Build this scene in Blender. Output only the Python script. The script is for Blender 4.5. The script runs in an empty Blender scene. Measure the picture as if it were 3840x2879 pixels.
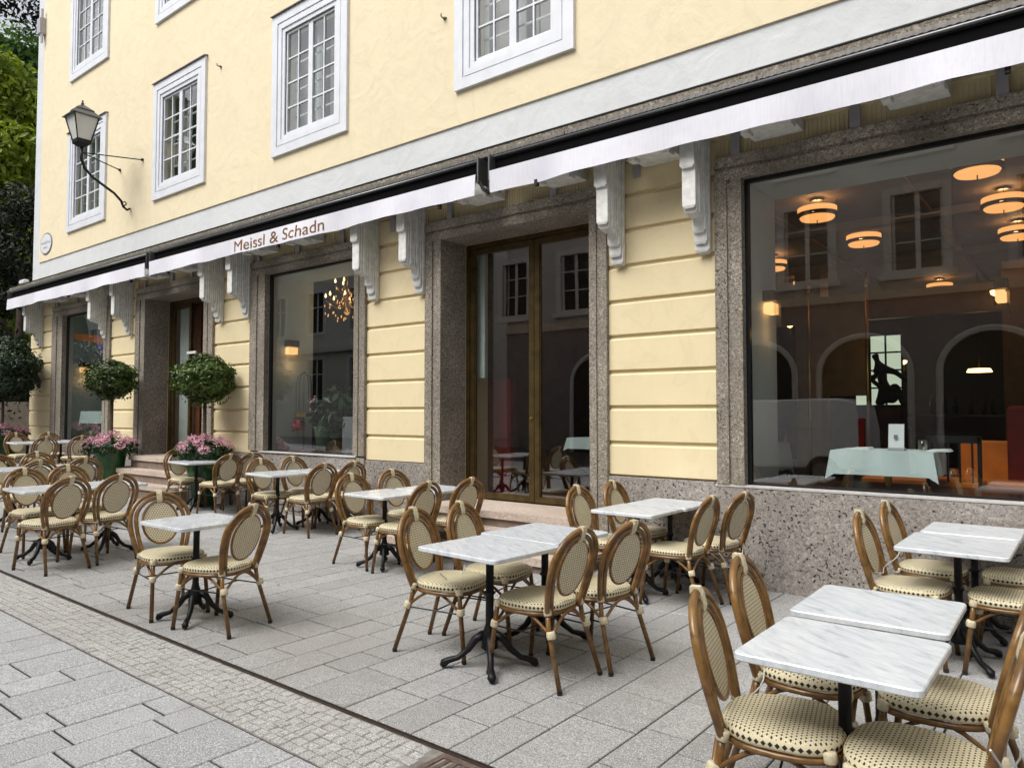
import bpy, math, random
from mathutils import Vector, Matrix
random.seed(7)
R = math.radians
scene = bpy.context.scene
# ------------------------------------------------------------------ camera, world, sun, exposure
CAMZ, YAW, PITCH = 1.55, 51.64, 2.2927
cam = bpy.data.cameras.new('camera'); cam.sensor_width = 36; cam.lens = 25.875
cam.clip_end = 600; cam.clip_start = .05
camo = bpy.data.objects.new('camera', cam); scene.collection.objects.link(camo)
a = R(YAW); p = R(PITCH)
Fh = Vector((-math.cos(R(90-YAW)) if False else -math.sin(R(YAW)) * 0 - math.cos(a), math.sin(a), 0))
Rt = Vector((math.sin(a), math.cos(a), 0)); Z = Vector((0, 0, 1))
F = Fh * math.cos(p) + Z * math.sin(p); U = -Fh * math.sin(p) + Z * math.cos(p)
M = Matrix(((Rt.x, U.x, -F.x, 0), (Rt.y, U.y, -F.y, 0), (Rt.z, U.z, -F.z, CAMZ), (0, 0, 0, 1)))
camo.matrix_world = M
scene.camera = camo
SUN_EL, SUN_AZ = 54, 195
w = bpy.data.worlds.new('World'); scene.world = w; w.use_nodes = True
nt = w.node_tree; nt.nodes.clear()
sky = nt.nodes.new('ShaderNodeTexSky'); sky.sky_type = 'NISHITA'; sky.sun_disc = False
sky.sun_elevation = R(SUN_EL); sky.sun_rotation = R(SUN_AZ); sky.air_density = 1.0; sky.dust_density = 4.0; sky.ozone_density = 1.0
hs = nt.nodes.new('ShaderNodeHueSaturation'); hs.inputs['Saturation'].default_value = .22; hs.inputs['Value'].default_value = 1.0
bg = nt.nodes.new('ShaderNodeBackground'); bg.inputs[1].default_value = .125
wo = nt.nodes.new('ShaderNodeOutputWorld')
nt.links.new(sky.outputs[0], hs.inputs['Color']); nt.links.new(hs.outputs[0], bg.inputs[0]); nt.links.new(bg.outputs[0], wo.inputs[0])
sun = bpy.data.lights.new('sun', 'SUN'); sun.energy = 1.5; sun.angle = R(38); sun.color = (1, .97, .92)
suno = bpy.data.objects.new('sun', sun); scene.collection.objects.link(suno)
_sd = Vector((math.sin(R(SUN_AZ)) * math.cos(R(SUN_EL)), math.cos(R(SUN_AZ)) * math.cos(R(SUN_EL)), math.sin(R(SUN_EL))))
suno.rotation_euler = _sd.to_track_quat('Z', 'Y').to_euler()
scene.view_settings.view_transform = 'Standard'; scene.view_settings.look = 'None'
scene.view_settings.exposure = 0.76; scene.view_settings.gamma = 1; scene.view_settings.use_curve_mapping = False
scene.cycles.max_bounces = 7; scene.cycles.transparent_max_bounces = 12; scene.cycles.diffuse_bounces = 4
scene.cycles.glossy_bounces = 4; scene.cycles.caustics_reflective = False; scene.cycles.caustics_refractive = False
scene.cycles.sample_clamp_indirect = 4

# ------------------------------------------------------------------ helpers
def zg(x):
    if x >= 0: return 0.
    x = max(x, -22.); return .0009 * x * x
def ramp(nd, stops):
    cr = nd.color_ramp
    while len(cr.elements) > 1: cr.elements.remove(cr.elements[-1])
    cr.elements[0].position = stops[0][0]; cr.elements[0].color = (*stops[0][1], 1) if len(stops[0][1]) == 3 else stops[0][1]
    for pz, c in stops[1:]:
        e = cr.elements.new(pz); e.color = (*c, 1) if len(c) == 3 else c
class MT:
    def __init__(s, name):
        s.m = bpy.data.materials.new(name); s.m.use_nodes = True; s.t = s.m.node_tree
        s.b = s.t.nodes['Principled BSDF']; s.o = s.t.nodes['Material Output']
    def n(s, ty, **k):
        x = s.t.nodes.new('ShaderNode' + ty)
        for a_, v in k.items():
            if a_[0] == 'i':
                key = a_[1:]; key = int(key) if key.isdigit() else key.replace('_', ' ')
                x.inputs[key].default_value = v
            else: setattr(x, a_, v)
        return x
    def l(s, a_, b_): s.t.links.new(a_, b_)
    def coord(s, kind='Object'): return s.n('TexCoord').outputs[kind]
    def geo(s): return s.n('NewGeometry').outputs['Position']
    def noise(s, co, scale, detail=3, rough=.5):
        x = s.n('TexNoise'); x.inputs['Scale'].default_value = scale; x.inputs['Detail'].default_value = detail; x.inputs['Roughness'].default_value = rough
        s.l(co, x.inputs['Vector']); return x
    def rmp(s, val, stops):
        x = s.n('ValToRGB'); ramp(x, stops); s.l(val, x.inputs[0]); return x.outputs[0]
    def mix(s, a_, b_, f, mode='MIX'):
        x = s.n('Mix', data_type='RGBA', blend_type=mode)
        for v, i in ((f, 0), (a_, 6), (b_, 7)):
            if hasattr(v, 'links'): s.l(v, x.inputs[i])
            else: x.inputs[i].default_value = v if i == 0 else (*v, 1)
        return x.outputs[2]
    def math(s, op, a_, b_=0., c_=0.):
        x = s.n('Math', operation=op)
        for v, i in ((a_, 0), (b_, 1), (c_, 2)):
            if hasattr(v, 'links'): s.l(v, x.inputs[i])
            else: x.inputs[i].default_value = v
        return x.outputs[0]
    def bump(s, h, strength=.3, dist=.01):
        x = s.n('Bump'); x.inputs['Strength'].default_value = strength; x.inputs['Distance'].default_value = dist
        s.l(h, x.inputs['Height']); s.l(x.outputs[0], s.b.inputs['Normal'])
    def set(s, col=None, rough=None, metal=None, spec=None):
        if col is not None:
            if hasattr(col, 'links'): s.l(col, s.b.inputs['Base Color'])
            else: s.b.inputs['Base Color'].default_value = (*col, 1)
        if rough is not None:
            if hasattr(rough, 'links'): s.l(rough, s.b.inputs['Roughness'])
            else: s.b.inputs['Roughness'].default_value = rough
        if metal is not None: s.b.inputs['Metallic'].default_value = metal
        if spec is not None: s.b.inputs['Specular IOR Level'].default_value = spec
        return s
MM = {}
def simple(name, col, rough=.6, metal=0., spec=.5, var=.12, scale=6., bump=0.):
    t = MT(name); co = t.geo()
    nz = t.noise(co, scale, 4)
    c = t.mix(col, tuple(min(1, v * (1 - var * 2)) for v in col), t.rmp(nz.outputs[0], [(.35, (0, 0, 0)), (.75, (1, 1, 1))]))
    t.set(c, rough, metal, spec)
    if bump: t.bump(t.noise(co, scale * 12, 3).outputs[0], bump, .004)
    MM[name] = t.m; return t.m
def emis(name, col, st):
    t = MT(name); t.set((.8, .7, .5), .5)
    t.b.inputs['Emission Color'].default_value = (*col, 1); t.b.inputs['Emission Strength'].default_value = st
    MM[name] = t.m; return t.m

def stucco(name, col, var=.1, bump=.25):
    t = MT(name); co = t.geo()
    big = t.noise(co, .7, 5, .6); fine = t.noise(co, 55, 3, .6); mid = t.noise(co, 5, 4, .6)
    c = t.mix(col, tuple(v * (1 - var) for v in col), t.rmp(big.outputs[0], [(.35, (0, 0, 0)), (.7, (1, 1, 1))]))
    c = t.mix(c, tuple(min(1, v * (1 + var * .7)) for v in col), t.rmp(mid.outputs[0], [(.5, (0, 0, 0)), (.75, (.7, .7, .7))]))
    # rain streaks (grime stains that run down the plaster)
    mp = t.n('Mapping'); t.l(co, mp.inputs[0]); mp.inputs['Scale'].default_value = (7, 7, .35)
    st = t.noise(mp.outputs[0], 1.2, 4, .6)
    c = t.mix(c, tuple(v * (.86, .84, .82)[i] for i, v in enumerate(col)), t.rmp(st.outputs[0], [(.55, (0, 0, 0)), (.85, (.25, .25, .25))]))
    t.set(c, .85, spec=.25)
    tro = t.n('TexNoise'); tro.inputs['Scale'].default_value = 1.9; tro.inputs['Detail'].default_value = 6; tro.inputs['Distortion'].default_value = 2.2; t.l(co, tro.inputs[0])
    c = t.mix(c, tuple(v * .90 for v in col), t.rmp(tro.outputs[0], [(.55, (0, 0, 0)), (.62, (.5, .5, .5)), (.68, (.1, .1, .1))])); t.l(c, t.b.inputs['Base Color'])
    h = t.math('ADD', t.math('MULTIPLY', fine.outputs[0], .35), t.math('ADD', t.math('MULTIPLY', mid.outputs[0], 1.6), t.math('MULTIPLY', tro.outputs[0], 3.0)))
    t.bump(h, bump, .012); MM[name] = t.m; return t.m

def conglomerate(name, base, dark, light, pores=.5, sc=1.):
    t = MT(name); co = t.geo()
    v = t.n('TexVoronoi'); v.inputs['Scale'].default_value = 55 * sc; t.l(co, v.inputs['Vector'])
    sep = t.n('SeparateColor'); t.l(v.outputs['Color'], sep.inputs[0])
    c = t.rmp(sep.outputs[0], [(0., dark), (.3, base), (.72, base), (1., light)])
    v2 = t.n('TexVoronoi'); v2.inputs['Scale'].default_value = 130 * sc; t.l(co, v2.inputs['Vector'])
    sep2 = t.n('SeparateColor'); t.l(v2.outputs['Color'], sep2.inputs[0])
    c = t.mix(c, t.rmp(sep2.outputs[1], [(0., tuple(x * .6 for x in base)), (1., tuple(min(1, x * 1.35) for x in light))]), .4)
    big = t.noise(co, 1.6, 4)
    c = t.mix(c, tuple(x * .72 for x in base), t.rmp(big.outputs[0], [(.4, (0, 0, 0)), (.75, (.6, .6, .6))]))
    por = t.noise(co, 46 * sc, 2, .5); por2 = t.noise(co, 3.2, 2)
    pf = t.math('MULTIPLY', t.rmp(por.outputs[0], [(.60 + .03 * (1 - pores), (0, 0, 0)), (.68, (1, 1, 1))]), t.rmp(por2.outputs[0], [(.3, (.25, .25, .25)), (.6, (1, 1, 1))]))
    c = t.mix(c, (.025, .022, .02), t.math('MULTIPLY', pf, pores * 1.4))
    t.set(c, .8, spec=.3)
    h = t.math('SUBTRACT', t.math('MULTIPLY', sep.outputs[0], .3), t.math('MULTIPLY', pf, 1.2))
    t.bump(h, .6, .006); MM[name] = t.m; return t.m

def granite(name, base, var=.12, moss=0.):
    t = MT(name); co = t.geo()
    oi = t.n('ObjectInfo').outputs['Random']; isl = t.n('NewGeometry').outputs['Random Per Island']
    rnd = t.math('FRACT', t.math('ADD', oi, isl))
    v = t.noise(co, 75, 3, .75); v2 = t.noise(co, 160, 2, .7); big = t.noise(co, .55, 5, .6); mid = t.noise(co, 6, 5, .65)
    c = t.mix(tuple(x * (1 - var) for x in base), tuple(min(1, x * (1 + var)) for x in base), rnd)
    c = t.mix(c, tuple(x * .62 for x in base), t.rmp(v.outputs[0], [(.46, (0, 0, 0)), (.62, (1, 1, 1))]))
    c = t.mix(c, tuple(min(1, x * 1.9) for x in base), t.rmp(v2.outputs[0], [(.51, (0, 0, 0)), (.62, (1, 1, 1))]))
    c = t.mix(c, tuple(x * y for x, y in zip(base, (.86, .80, .74))), t.rmp(big.outputs[0], [(.5, (0, 0, 0)), (.72, (.6, .6, .6))]))
    c = t.mix(c, tuple(x * .74 for x in base), t.rmp(mid.outputs[0], [(.52, (0, 0, 0)), (.8, (.6, .6, .6))]))
    gv = t.n('TexVoronoi'); gv.inputs['Scale'].default_value = 2.6; t.l(co, gv.inputs['Vector'])
    c = t.mix(c, tuple(x * .45 for x in base), t.rmp(gv.outputs['Distance'], [(.022, (.8, .8, .8)), (.032, (0, 0, 0))]))
    t.set(c, .72, spec=.35)
    t.bump(t.math('ADD', v.outputs[0], mid.outputs[0]), .25, .004); MM[name] = t.m; return t.m

stucco('yellow_plaster', (.76, .665, .465), .05)
stucco('yellow_course', (.75, .64, .41), .05, .12)
stucco('white_plaster', (.62, .64, .65), .07, .35)
simple('white_paint', (.70, .72, .76), .45, var=.05)
simple('console_white', (.76, .76, .73), .7, var=.14, scale=14, bump=.2)
conglomerate('stone_trim', (.19, .163, .132), (.045, .038, .03), (.48, .435, .36), .7, 1.15)
conglomerate('stone_base', (.25, .226, .202), (.10, .085, .075), (.42, .39, .36), .95, .85)
conglomerate('stone_ledge', (.13, .105, .08), (.05, .045, .04), (.45, .41, .33), .5, .8)
simple('sill_stone', (.52, .50, .48), .5, var=.1, scale=20, bump=.1)
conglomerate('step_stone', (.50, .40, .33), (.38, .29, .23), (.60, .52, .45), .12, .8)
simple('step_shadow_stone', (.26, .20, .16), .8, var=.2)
simple('flashing', (.20, .19, .175), .5, .4, var=.2, scale=18)
simple('black_metal', (.014, .0145, .015), .42, .4, var=.2)
simple('cassette_black', (.004, .004, .0045), .9, spec=.1)  # dark cassette metal, with the shade of the recess put into its colour
simple('grey_metal', (.17, .175, .18), .4, .7, var=.1)
simple('strap_metal', (.42, .41, .43), .5, .1, var=.1)
simple('brass', (.12, .082, .03), .38, .6, var=.25, scale=9)
simple('bright_brass', (.75, .5, .14), .25, .95, var=.1)
simple('dark_frame', (.015, .017, .018), .35, .3)
simple('frame_green', (.25, .30, .28), .5)
simple('inner_white', (.62, .68, .65), .6, var=.04)
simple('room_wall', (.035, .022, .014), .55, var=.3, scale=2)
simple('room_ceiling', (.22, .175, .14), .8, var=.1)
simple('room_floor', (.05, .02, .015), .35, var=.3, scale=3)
simple('pale_room', (.42, .36, .25), .8, var=.1)
simple('red_leather', (.12, .008, .006), .35, var=.2)
simple('orange_leather', (.62, .17, .02), .4, var=.15)
simple('bronze_panel', (.30, .19, .07), .35, .3)
simple('table_linen', (.66, .77, .76), .8, var=.05)
simple('paper', (.8, .82, .82), .7, var=.02)
simple('bottle_glass', (.03, .06, .035), .08)
simple('statue_bronze', (.01, .012, .012), .5, .3)
simple('iron', (.012, .013, .015), .45, .5, var=.3, scale=30, bump=.3)
simple('cream_wrap', (.72, .64, .44), .55, var=.15, scale=90, bump=.3)
simple('rubber', (.015, .013, .012), .7)
simple('cable', (.62, .63, .62), .35)
simple('rust_iron', (.10, .062, .045), .75, .3, var=.35, scale=25, bump=.4)
simple('drain_plate', (.20, .145, .12), .7, .4, var=.3, scale=25, bump=.4)
simple('joint_dirt', (.045, .042, .032), .95, var=.35, scale=9)
simple('glazed_green', (.012, .085, .018), .12, var=.35, scale=8)
simple('soil', (.02, .014, .01), .9)
simple('bark', (.09, .065, .045), .9, var=.3, scale=20, bump=.5)
simple('lantern_glass', (.66, .66, .62), .35, var=.06)
simple('lantern_roof', (.12, .13, .15), .35, .7)
simple('sign_enamel', (.78, .78, .80), .25, var=.04)
simple('sign_ink', (.20, .21, .26), .5)
simple('gold_print', (.36, .17, .03), .6, var=.05)
simple('van_paint', (.62, .64, .68), .25, .0, var=.05)
simple('van_glass', (.02, .022, .025), .08)
simple('tyre', (.015, .015, .015), .8)
simple('tail_light', (.35, .01, .01), .2)
simple('opposite_wall', (.47, .42, .43), .9, var=.08, scale=1)
simple('opposite_pale', (.62, .62, .58), .9, var=.06, scale=1)
simple('opposite_trim', (.58, .55, .53), .8, var=.05)
simple('opposite_glass', (.03, .03, .035), .1)
simple('opposite_band', (.50, .42, .34), .9)
simple('dark_opening', (.02, .017, .015), .7)
simple('wood_panel', (.10, .035, .014), .35, var=.3, scale=5)
simple('hill_ground', (.04, .075, .02), .9, var=.3, scale=.5)
simple('rock', (.22, .21, .19), .9, var=.3, scale=.3)
simple('rose', (.45, .02, .06), .6)
simple('grey_block', (.19, .2, .21), .6)
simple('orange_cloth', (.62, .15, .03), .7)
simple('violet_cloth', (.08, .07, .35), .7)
simple('birdcage', (.1, .1, .09), .4, .5)
emis('lamp_glow', (1, .42, .12), .8)
emis('lamp_hot', (1, .60, .25), 3.0)
emis('sconce_glow', (1, .50, .18), 1.0)
emis('back_daylight', (.72, .82, .62), .5)
emis('exit_green', (.1, 1, .4), 1.6)

def glass(name, tint=(.93, .96, .95), gain=1.9, extra=.02):
    t = MT(name); t.t.nodes.remove(t.b)
    tr = t.n('BsdfTransparent'); tr.inputs[0].default_value = (*tint, 1)
    gl = t.n('BsdfGlossy'); gl.inputs['Roughness'].default_value = .005; gl.inputs[0].default_value = (1, 1, 1, 1)
    nb = t.n('Bump'); nb.inputs['Strength'].default_value = .05; nb.inputs['Distance'].default_value = .02
    t.l(t.noise(t.geo(), .8, 1).outputs[0], nb.inputs['Height']); t.l(nb.outputs[0], gl.inputs['Normal'])
    ge = t.n('NewGeometry'); dt = t.n('VectorMath', operation='DOT_PRODUCT'); t.l(ge.outputs['Incoming'], dt.inputs[0]); t.l(ge.outputs['Normal'], dt.inputs[1])
    om = t.math('SUBTRACT', 1, t.math('ABSOLUTE', dt.outputs['Value'])); p5 = t.math('POWER', om, 5)
    f = t.math('MINIMUM', t.math('MULTIPLY_ADD', t.math('MULTIPLY_ADD', p5, .96, .04), gain, extra), .97)
    mx = t.n('MixShader'); t.l(f, mx.inputs[0]); t.l(tr.outputs[0], mx.inputs[1]); t.l(gl.outputs[0], mx.inputs[2])
    t.l(mx.outputs[0], t.o.inputs[0]); MM[name] = t.m
glass('shop_glass', (.86, .90, .89), 3.0, .08); glass('pane_glass', (.85, .88, .87), 2.0, .05); glass('lamp_glass', (.95, .95, .9), 1.2)

# marble
t = MT('marble'); co = t.geo(); oi = t.n('ObjectInfo').outputs['Random']
mp = t.n('Mapping'); t.l(co, mp.inputs[0]); cb = t.n('CombineXYZ'); t.l(t.math('MULTIPLY', oi, 9), cb.inputs[0]); t.l(t.math('MULTIPLY', oi, 17), cb.inputs[1]); t.l(cb.outputs[0], mp.inputs['Location'])
mp.inputs['Rotation'].default_value = (0, 0, .6)
dn = t.noise(mp.outputs[0], 4, 6, .65)
mp2 = t.n('Mapping'); t.l(mp.outputs[0], mp2.inputs[0]); mp2.inputs['Scale'].default_value = (1, 4.2, 1)
n2 = t.n('TexNoise'); n2.inputs['Scale'].default_value = 6; n2.inputs['Detail'].default_value = 10; n2.inputs['Roughness'].default_value = .68; n2.inputs['Distortion'].default_value = .8; t.l(mp2.outputs[0], n2.inputs[0])
c = t.rmp(n2.outputs[0], [(.30, (.42, .46, .51)), (.45, (.62, .66, .70)), (.62, (.73, .76, .79))])
c = t.mix(c, (.60, .64, .69), t.rmp(dn.outputs[0], [(.5, (0, 0, 0)), (.7, (.5, .5, .5))]))
t.set(c, t.math('MULTIPLY_ADD', dn.outputs[0], .2, .1), spec=.6); MM['marble'] = t.m

# rattan cane
t = MT('rattan'); co = t.coord('Object'); nz = t.noise(co, 14, 4); oi = t.n('ObjectInfo').outputs['Random']
c = t.rmp(nz.outputs[0], [(.25, (.075, .036, .009)), (.5, (.18, .088, .023)), (.75, (.30, .165, .05))])
sx = t.n('SeparateXYZ'); t.l(co, sx.inputs[0])
fr_ = t.math('FRACT', t.math('MULTIPLY', sx.outputs[2], 5.2))
ringm = t.rmp(fr_, [(0, (1, 1, 1)), (.05, (0, 0, 0)), (.95, (0, 0, 0)), (1, (1, 1, 1))])
c = t.mix(c, (.06, .025, .007), t.math('MULTIPLY', ringm, .5))
t.set(c, .28, spec=.55); MM['rattan'] = t.m

def weave(name, uax, vax, su, sv, light, dark, size=.3, stretch=1.):
    t = MT(name); co = t.coord('Object'); s = t.n('SeparateXYZ'); t.l(co, s.inputs[0])
    u = t.math('MULTIPLY', s.outputs[uax], 1 / su); v = t.math('MULTIPLY', s.outputs[vax], 1 / sv)
    row = t.math('FLOOR', v); half = t.math('MULTIPLY', t.math('PINGPONG', row, 1), .5)
    fu = t.math('SUBTRACT', t.math('FRACT', t.math('ADD', u, half)), .5); fv = t.math('SUBTRACT', t.math('FRACT', v), .5)
    d = t.math('ADD', t.math('MULTIPLY', t.math('ABSOLUTE', fu), stretch), t.math('ABSOLUTE', fv))
    m = t.rmp(d, [(size - .06, (1, 1, 1)), (size + .05, (0, 0, 0))])
    nz = t.noise(co, 25, 3); oi = t.n('ObjectInfo').outputs['Random']
    base = t.mix(light, tuple(x * .78 for x in light), nz.outputs[0])
    ed = t.rmp(t.math('ABSOLUTE', fv), [(.36, (0, 0, 0)), (.5, (1, 1, 1))])
    base = t.mix(base, tuple(x * .6 for x in light), t.math('MULTIPLY', ed, .45))
    t.set(t.mix(base, dark, m), .5, spec=.35)
    t.bump(t.math('SUBTRACT', t.math('MULTIPLY', t.math('SUBTRACT', 1, ed), .5), m), .7, .003); MM[name] = t.m
weave('weave_seat', 0, 1, .0205, .0155, (.77, .69, .47), (.04, .034, .03), .30, .85)
weave('weave_back', 0, 2, .0195, .0150, (.82, .73, .52), (.04, .03, .025), .27, .85)
t = MT('weave_edge'); co = t.coord('Object'); s = t.n('SeparateXYZ'); t.l(co, s.inputs[0])
ang = t.math('ARCTAN2', s.outputs[1], s.outputs[0]); fr_ = t.math('FRACT', t.math('MULTIPLY', ang, 58 / 6.28318))
zd = t.math('ABSOLUTE', t.math('MULTIPLY', t.math('SUBTRACT', s.outputs[2], .440), 1 / .024))
m = t.rmp(t.math('ADD', t.math('ABSOLUTE', t.math('SUBTRACT', fr_, .5)), zd), [(.36, (1, 1, 1)), (.44, (0, 0, 0))])
t.set(t.mix((.72, .64, .43), (.015, .014, .013), m), .5); MM['weave_edge'] = t.m

# fabric (valance)
t = MT('valance_cloth'); co = t.geo(); mp = t.n('Mapping'); t.l(co, mp.inputs[0]); mp.inputs['Scale'].default_value = (1, 1, .08)
n1 = t.noise(mp.outputs[0], 60, 3, .7); n2 = t.noise(co, 2.2, 3)
c = t.mix((.71, .71, .765), (.60, .60, .665), t.rmp(n1.outputs[0], [(.45, (0, 0, 0)), (.75, (.6, .6, .6))]))
c = t.mix(c, (.60, .60, .70), t.rmp(n2.outputs[0], [(.5, (0, 0, 0)), (.75, (.5, .5, .5))]))
t.set(c, .75, spec=.2); t.bump(n2.outputs[0], .6, .03)
t.b.inputs['Subsurface Weight'].default_value = 0; MM['valance_cloth'] = t.m

def leaf(name, c1, c2, rough=.45, tr=.15):
    t = MT(name); isl = t.n('NewGeometry').outputs['Random Per Island']; big = t.noise(t.geo(), .9, 3)
    c = t.mix(c1, c2, isl); c = t.mix(c, tuple(x * .55 for x in c1), t.rmp(big.outputs[0], [(.42, (0, 0, 0)), (.65, (.7, .7, .7))]))
    t.set(c, rough, spec=.4)
    d = t.n('BsdfTranslucent'); t.l(c, d.inputs[0]); mx = t.n('MixShader'); mx.inputs[0].default_value = tr
    t.l(t.b.outputs[0], mx.inputs[1]); t.l(d.outputs[0], mx.inputs[2]); t.l(mx.outputs[0], t.o.inputs[0]); MM[name] = t.m
leaf('bay_leaf', (.03, .06, .008), (.12, .19, .028), .42)
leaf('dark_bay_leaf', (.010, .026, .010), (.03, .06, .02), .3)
leaf('tree_leaf', (.15, .23, .010), (.32, .40, .03), .5, .4)
leaf('hill_leaf', (.10, .22, .04), (.22, .40, .09), .6, .4)
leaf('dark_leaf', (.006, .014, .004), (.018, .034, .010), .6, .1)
leaf('petal_leaf', (.01, .032, .008), (.03, .07, .02), .4)
leaf('pink_petal', (.90, .42, .54), (.96, .70, .76), .7, .25)

granite('terrace_granite', (.295, .294, .29), .15); granite('street_granite', (.35, .355, .368), .18); granite('sett_granite', (.36, .355, .345), .12)

class MB:
    def __init__(s): s.v = []; s.f = []; s.mi = []; s.cur = 0
    def add(s, vs, fs):
        n = len(s.v); s.v += [tuple(x) for x in vs]; s.f += [tuple(i + n for i in f) for f in fs]; s.mi += [s.cur] * len(fs); return s
    def box(s, x0, x1, y0, y1, z0, z1, bev=0.):
        if bev <= 0:
            vs = [(x, y, z) for z in (z0, z1) for y in (y0, y1) for x in (x0, x1)]
            return s.add(vs, [(0, 2, 3, 1), (4, 5, 7, 6), (0, 1, 5, 4), (2, 6, 7, 3), (0, 4, 6, 2), (1, 3, 7, 5)])
        b = bev; vs = []
        for (z, i) in ((z0, b), (z0 + b, 0), (z1 - b, 0), (z1, b)):
            vs += [(x0 + i, y0 + i, z), (x1 - i, y0 + i, z), (x1 - i, y1 - i, z), (x0 + i, y1 - i, z)]
        fs = [(3, 2, 1, 0), (12, 13, 14, 15)]
        for k in range(3):
            for j in range(4):
                q = (j + 1) % 4; fs.append((k * 4 + j, k * 4 + q, k * 4 + 4 + q, k * 4 + 4 + j))
        return s.add(vs, fs)
    def quad(s, a_, b_, c_, d_): return s.add([a_, b_, c_, d_], [(0, 1, 2, 3)])
    def tube(s, pts, r, n=6, cap=True, closed=False):
        pts = [Vector(q) for q in pts]; m = len(pts); rs = r if isinstance(r, (list, tuple)) else [r] * m
        vs = []; fs = []; pn = None
        for i in range(m):
            if closed: tg = pts[(i + 1) % m] - pts[i - 1]
            else: tg = pts[min(i + 1, m - 1)] - pts[max(i - 1, 0)]
            tg.normalize()
            if pn is None:
                pn = tg.orthogonal().normalized()
            pn = (pn - tg * pn.dot(tg)).normalized(); bn = tg.cross(pn)
            for k in range(n):
                an = 2 * math.pi * k / n; vs.append(pts[i] + (pn * math.cos(an) + bn * math.sin(an)) * rs[i])
        for i in range(m if closed else m - 1):
            j = (i + 1) % m
            for k in range(n):
                q = (k + 1) % n; fs.append((i * n + k, i * n + q, j * n + q, j * n + k))
        if cap and not closed:
            fs.append(tuple(range(n - 1, -1, -1))); fs.append(tuple((m - 1) * n + k for k in range(n)))
        return s.add(vs, fs)
    def lathe(s, prof, c=(0, 0, 0), n=16):
        vs = []; fs = []; m = len(prof)
        for r_, z in prof:
            for k in range(n):
                an = 2 * math.pi * k / n; vs.append((c[0] + r_ * math.cos(an), c[1] + r_ * math.sin(an), c[2] + z))
        for i in range(m - 1):
            for k in range(n):
                q = (k + 1) % n; fs.append((i * n + k, i * n + q, (i + 1) * n + q, (i + 1) * n + k))
        if prof[0][0] > 1e-4: fs.append(tuple(range(n - 1, -1, -1)))
        if prof[-1][0] > 1e-4: fs.append(tuple((m - 1) * n + k for k in range(n)))
        return s.add(vs, fs)
    def prism(s, poly, axis, a0, a1):
        # poly in the two other axes; axis 0: poly=(y,z); axis 1: (x,z); axis 2: (x,y)
        n = len(poly)
        def P(q, t): return (t, q[0], q[1]) if axis == 0 else ((q[0], t, q[1]) if axis == 1 else (q[0], q[1], t))
        vs = [P(q, a0) for q in poly] + [P(q, a1) for q in poly]
        fs = [tuple(range(n)), tuple(range(2 * n - 1, n - 1, -1))] + [(i, n + i, n + (i + 1) % n, (i + 1) % n) for i in range(n)]
        return s.add(vs, fs)
    def build(s, name, mat, parent=None, off=(0, 0, 0), smooth=False, label=None, kind=None):
        me = bpy.data.meshes.new(name); o_ = Vector(off)
        me.from_pydata([tuple(Vector(v) - o_) for v in s.v], [], s.f)
        mats = mat if isinstance(mat, (list, tuple)) else [mat]
        for m_ in mats: me.materials.append(MM[m_])
        if len(mats) > 1: me.polygons.foreach_set('material_index', s.mi)
        if smooth: me.polygons.foreach_set('use_smooth', [True] * len(s.f))
        me.update()
        return link(name, me, parent, label=label, kind=kind)
def fixn(me):
    import bmesh
    b = bmesh.new(); b.from_mesh(me); bmesh.ops.recalc_face_normals(b, faces=b.faces); b.to_mesh(me); b.free()
def link(name, me, parent=None, loc=None, label=None, kind=None):
    o = bpy.data.objects.new(name, me); scene.collection.objects.link(o)
    if parent: o.parent = parent
    if loc: o.location = loc
    if label: o['label'] = label
    if kind: o['kind'] = kind
    return o
def tag(o, label=None, cat=None, group=None, kind=None):
    for k, v in (('label', label), ('category', cat), ('group', group), ('kind', kind)):
        if v: o[k] = v
    return o
def thing(name, label, cat, loc=(0, 0, 0), rot=0, group=None):
    o = bpy.data.objects.new(name, None); o.empty_display_size = .2; scene.collection.objects.link(o)
    o.location = loc; o.rotation_euler = (0, 0, rot); return tag(o, label, cat, group)
def kids(o): return [c for c in bpy.data.objects if c.parent == o]
_kc = {}
def copy_tree(o, parent=None):
    c = o.copy(); scene.collection.objects.link(c); c.parent = parent
    if o not in _kc: _kc[o] = kids(o)
    for ch in _kc[o]: copy_tree(ch, c)
    return c

# ------------------------------------------------------------------ ground
g = MB(); xs = [-400, -22] + [-21 + i for i in range(22)] + [12, 400]
for i in range(len(xs) - 1):
    x0, x1 = xs[i], xs[i + 1]
    for y0, y1 in ((-400, -8), (-8, 7.0), (7.0, 400)):
        g.quad((x0, y0, zg(x0) - .0085), (x1, y0, zg(x1) - .0085), (x1, y1, zg(x1) - .0085), (x0, y1, zg(x0) - .0085))
gb = g.build('ground', 'joint_dirt'); tag(gb, kind='structure')
gap = .004
def slab_mb(mb, x0, x1, y0, y1, bev=.004, th=.03, ch=0.):
    dz = random.uniform(-.0012, .0012); x0 += gap; x1 -= gap; y0 += gap * 1.75; y1 -= gap * 1.75
    def P(x, y, d): return (x, y, zg(x) + dz - d)
    vs = [P(x0 + bev, y0 + bev, 0), P(x1 - bev, y0 + bev, 0), P(x1 - bev, y1 - bev, 0), P(x0 + bev, y1 - bev, 0),
          P(x0, y0, bev), P(x1, y0, bev), P(x1, y1, bev), P(x0, y1, bev), P(x0, y0, th), P(x1, y0, th), P(x1, y1, th), P(x0, y1, th)]
    fs = [(0, 1, 2, 3)] + [(4 + j, 4 + (j + 1) % 4, (j + 1) % 4, j) for j in range(4)] + [(8 + j, 8 + (j + 1) % 4, 4 + (j + 1) % 4, 4 + j) for j in range(4)]
    mb.add(vs, fs)
rows = [-1.54]
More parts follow.
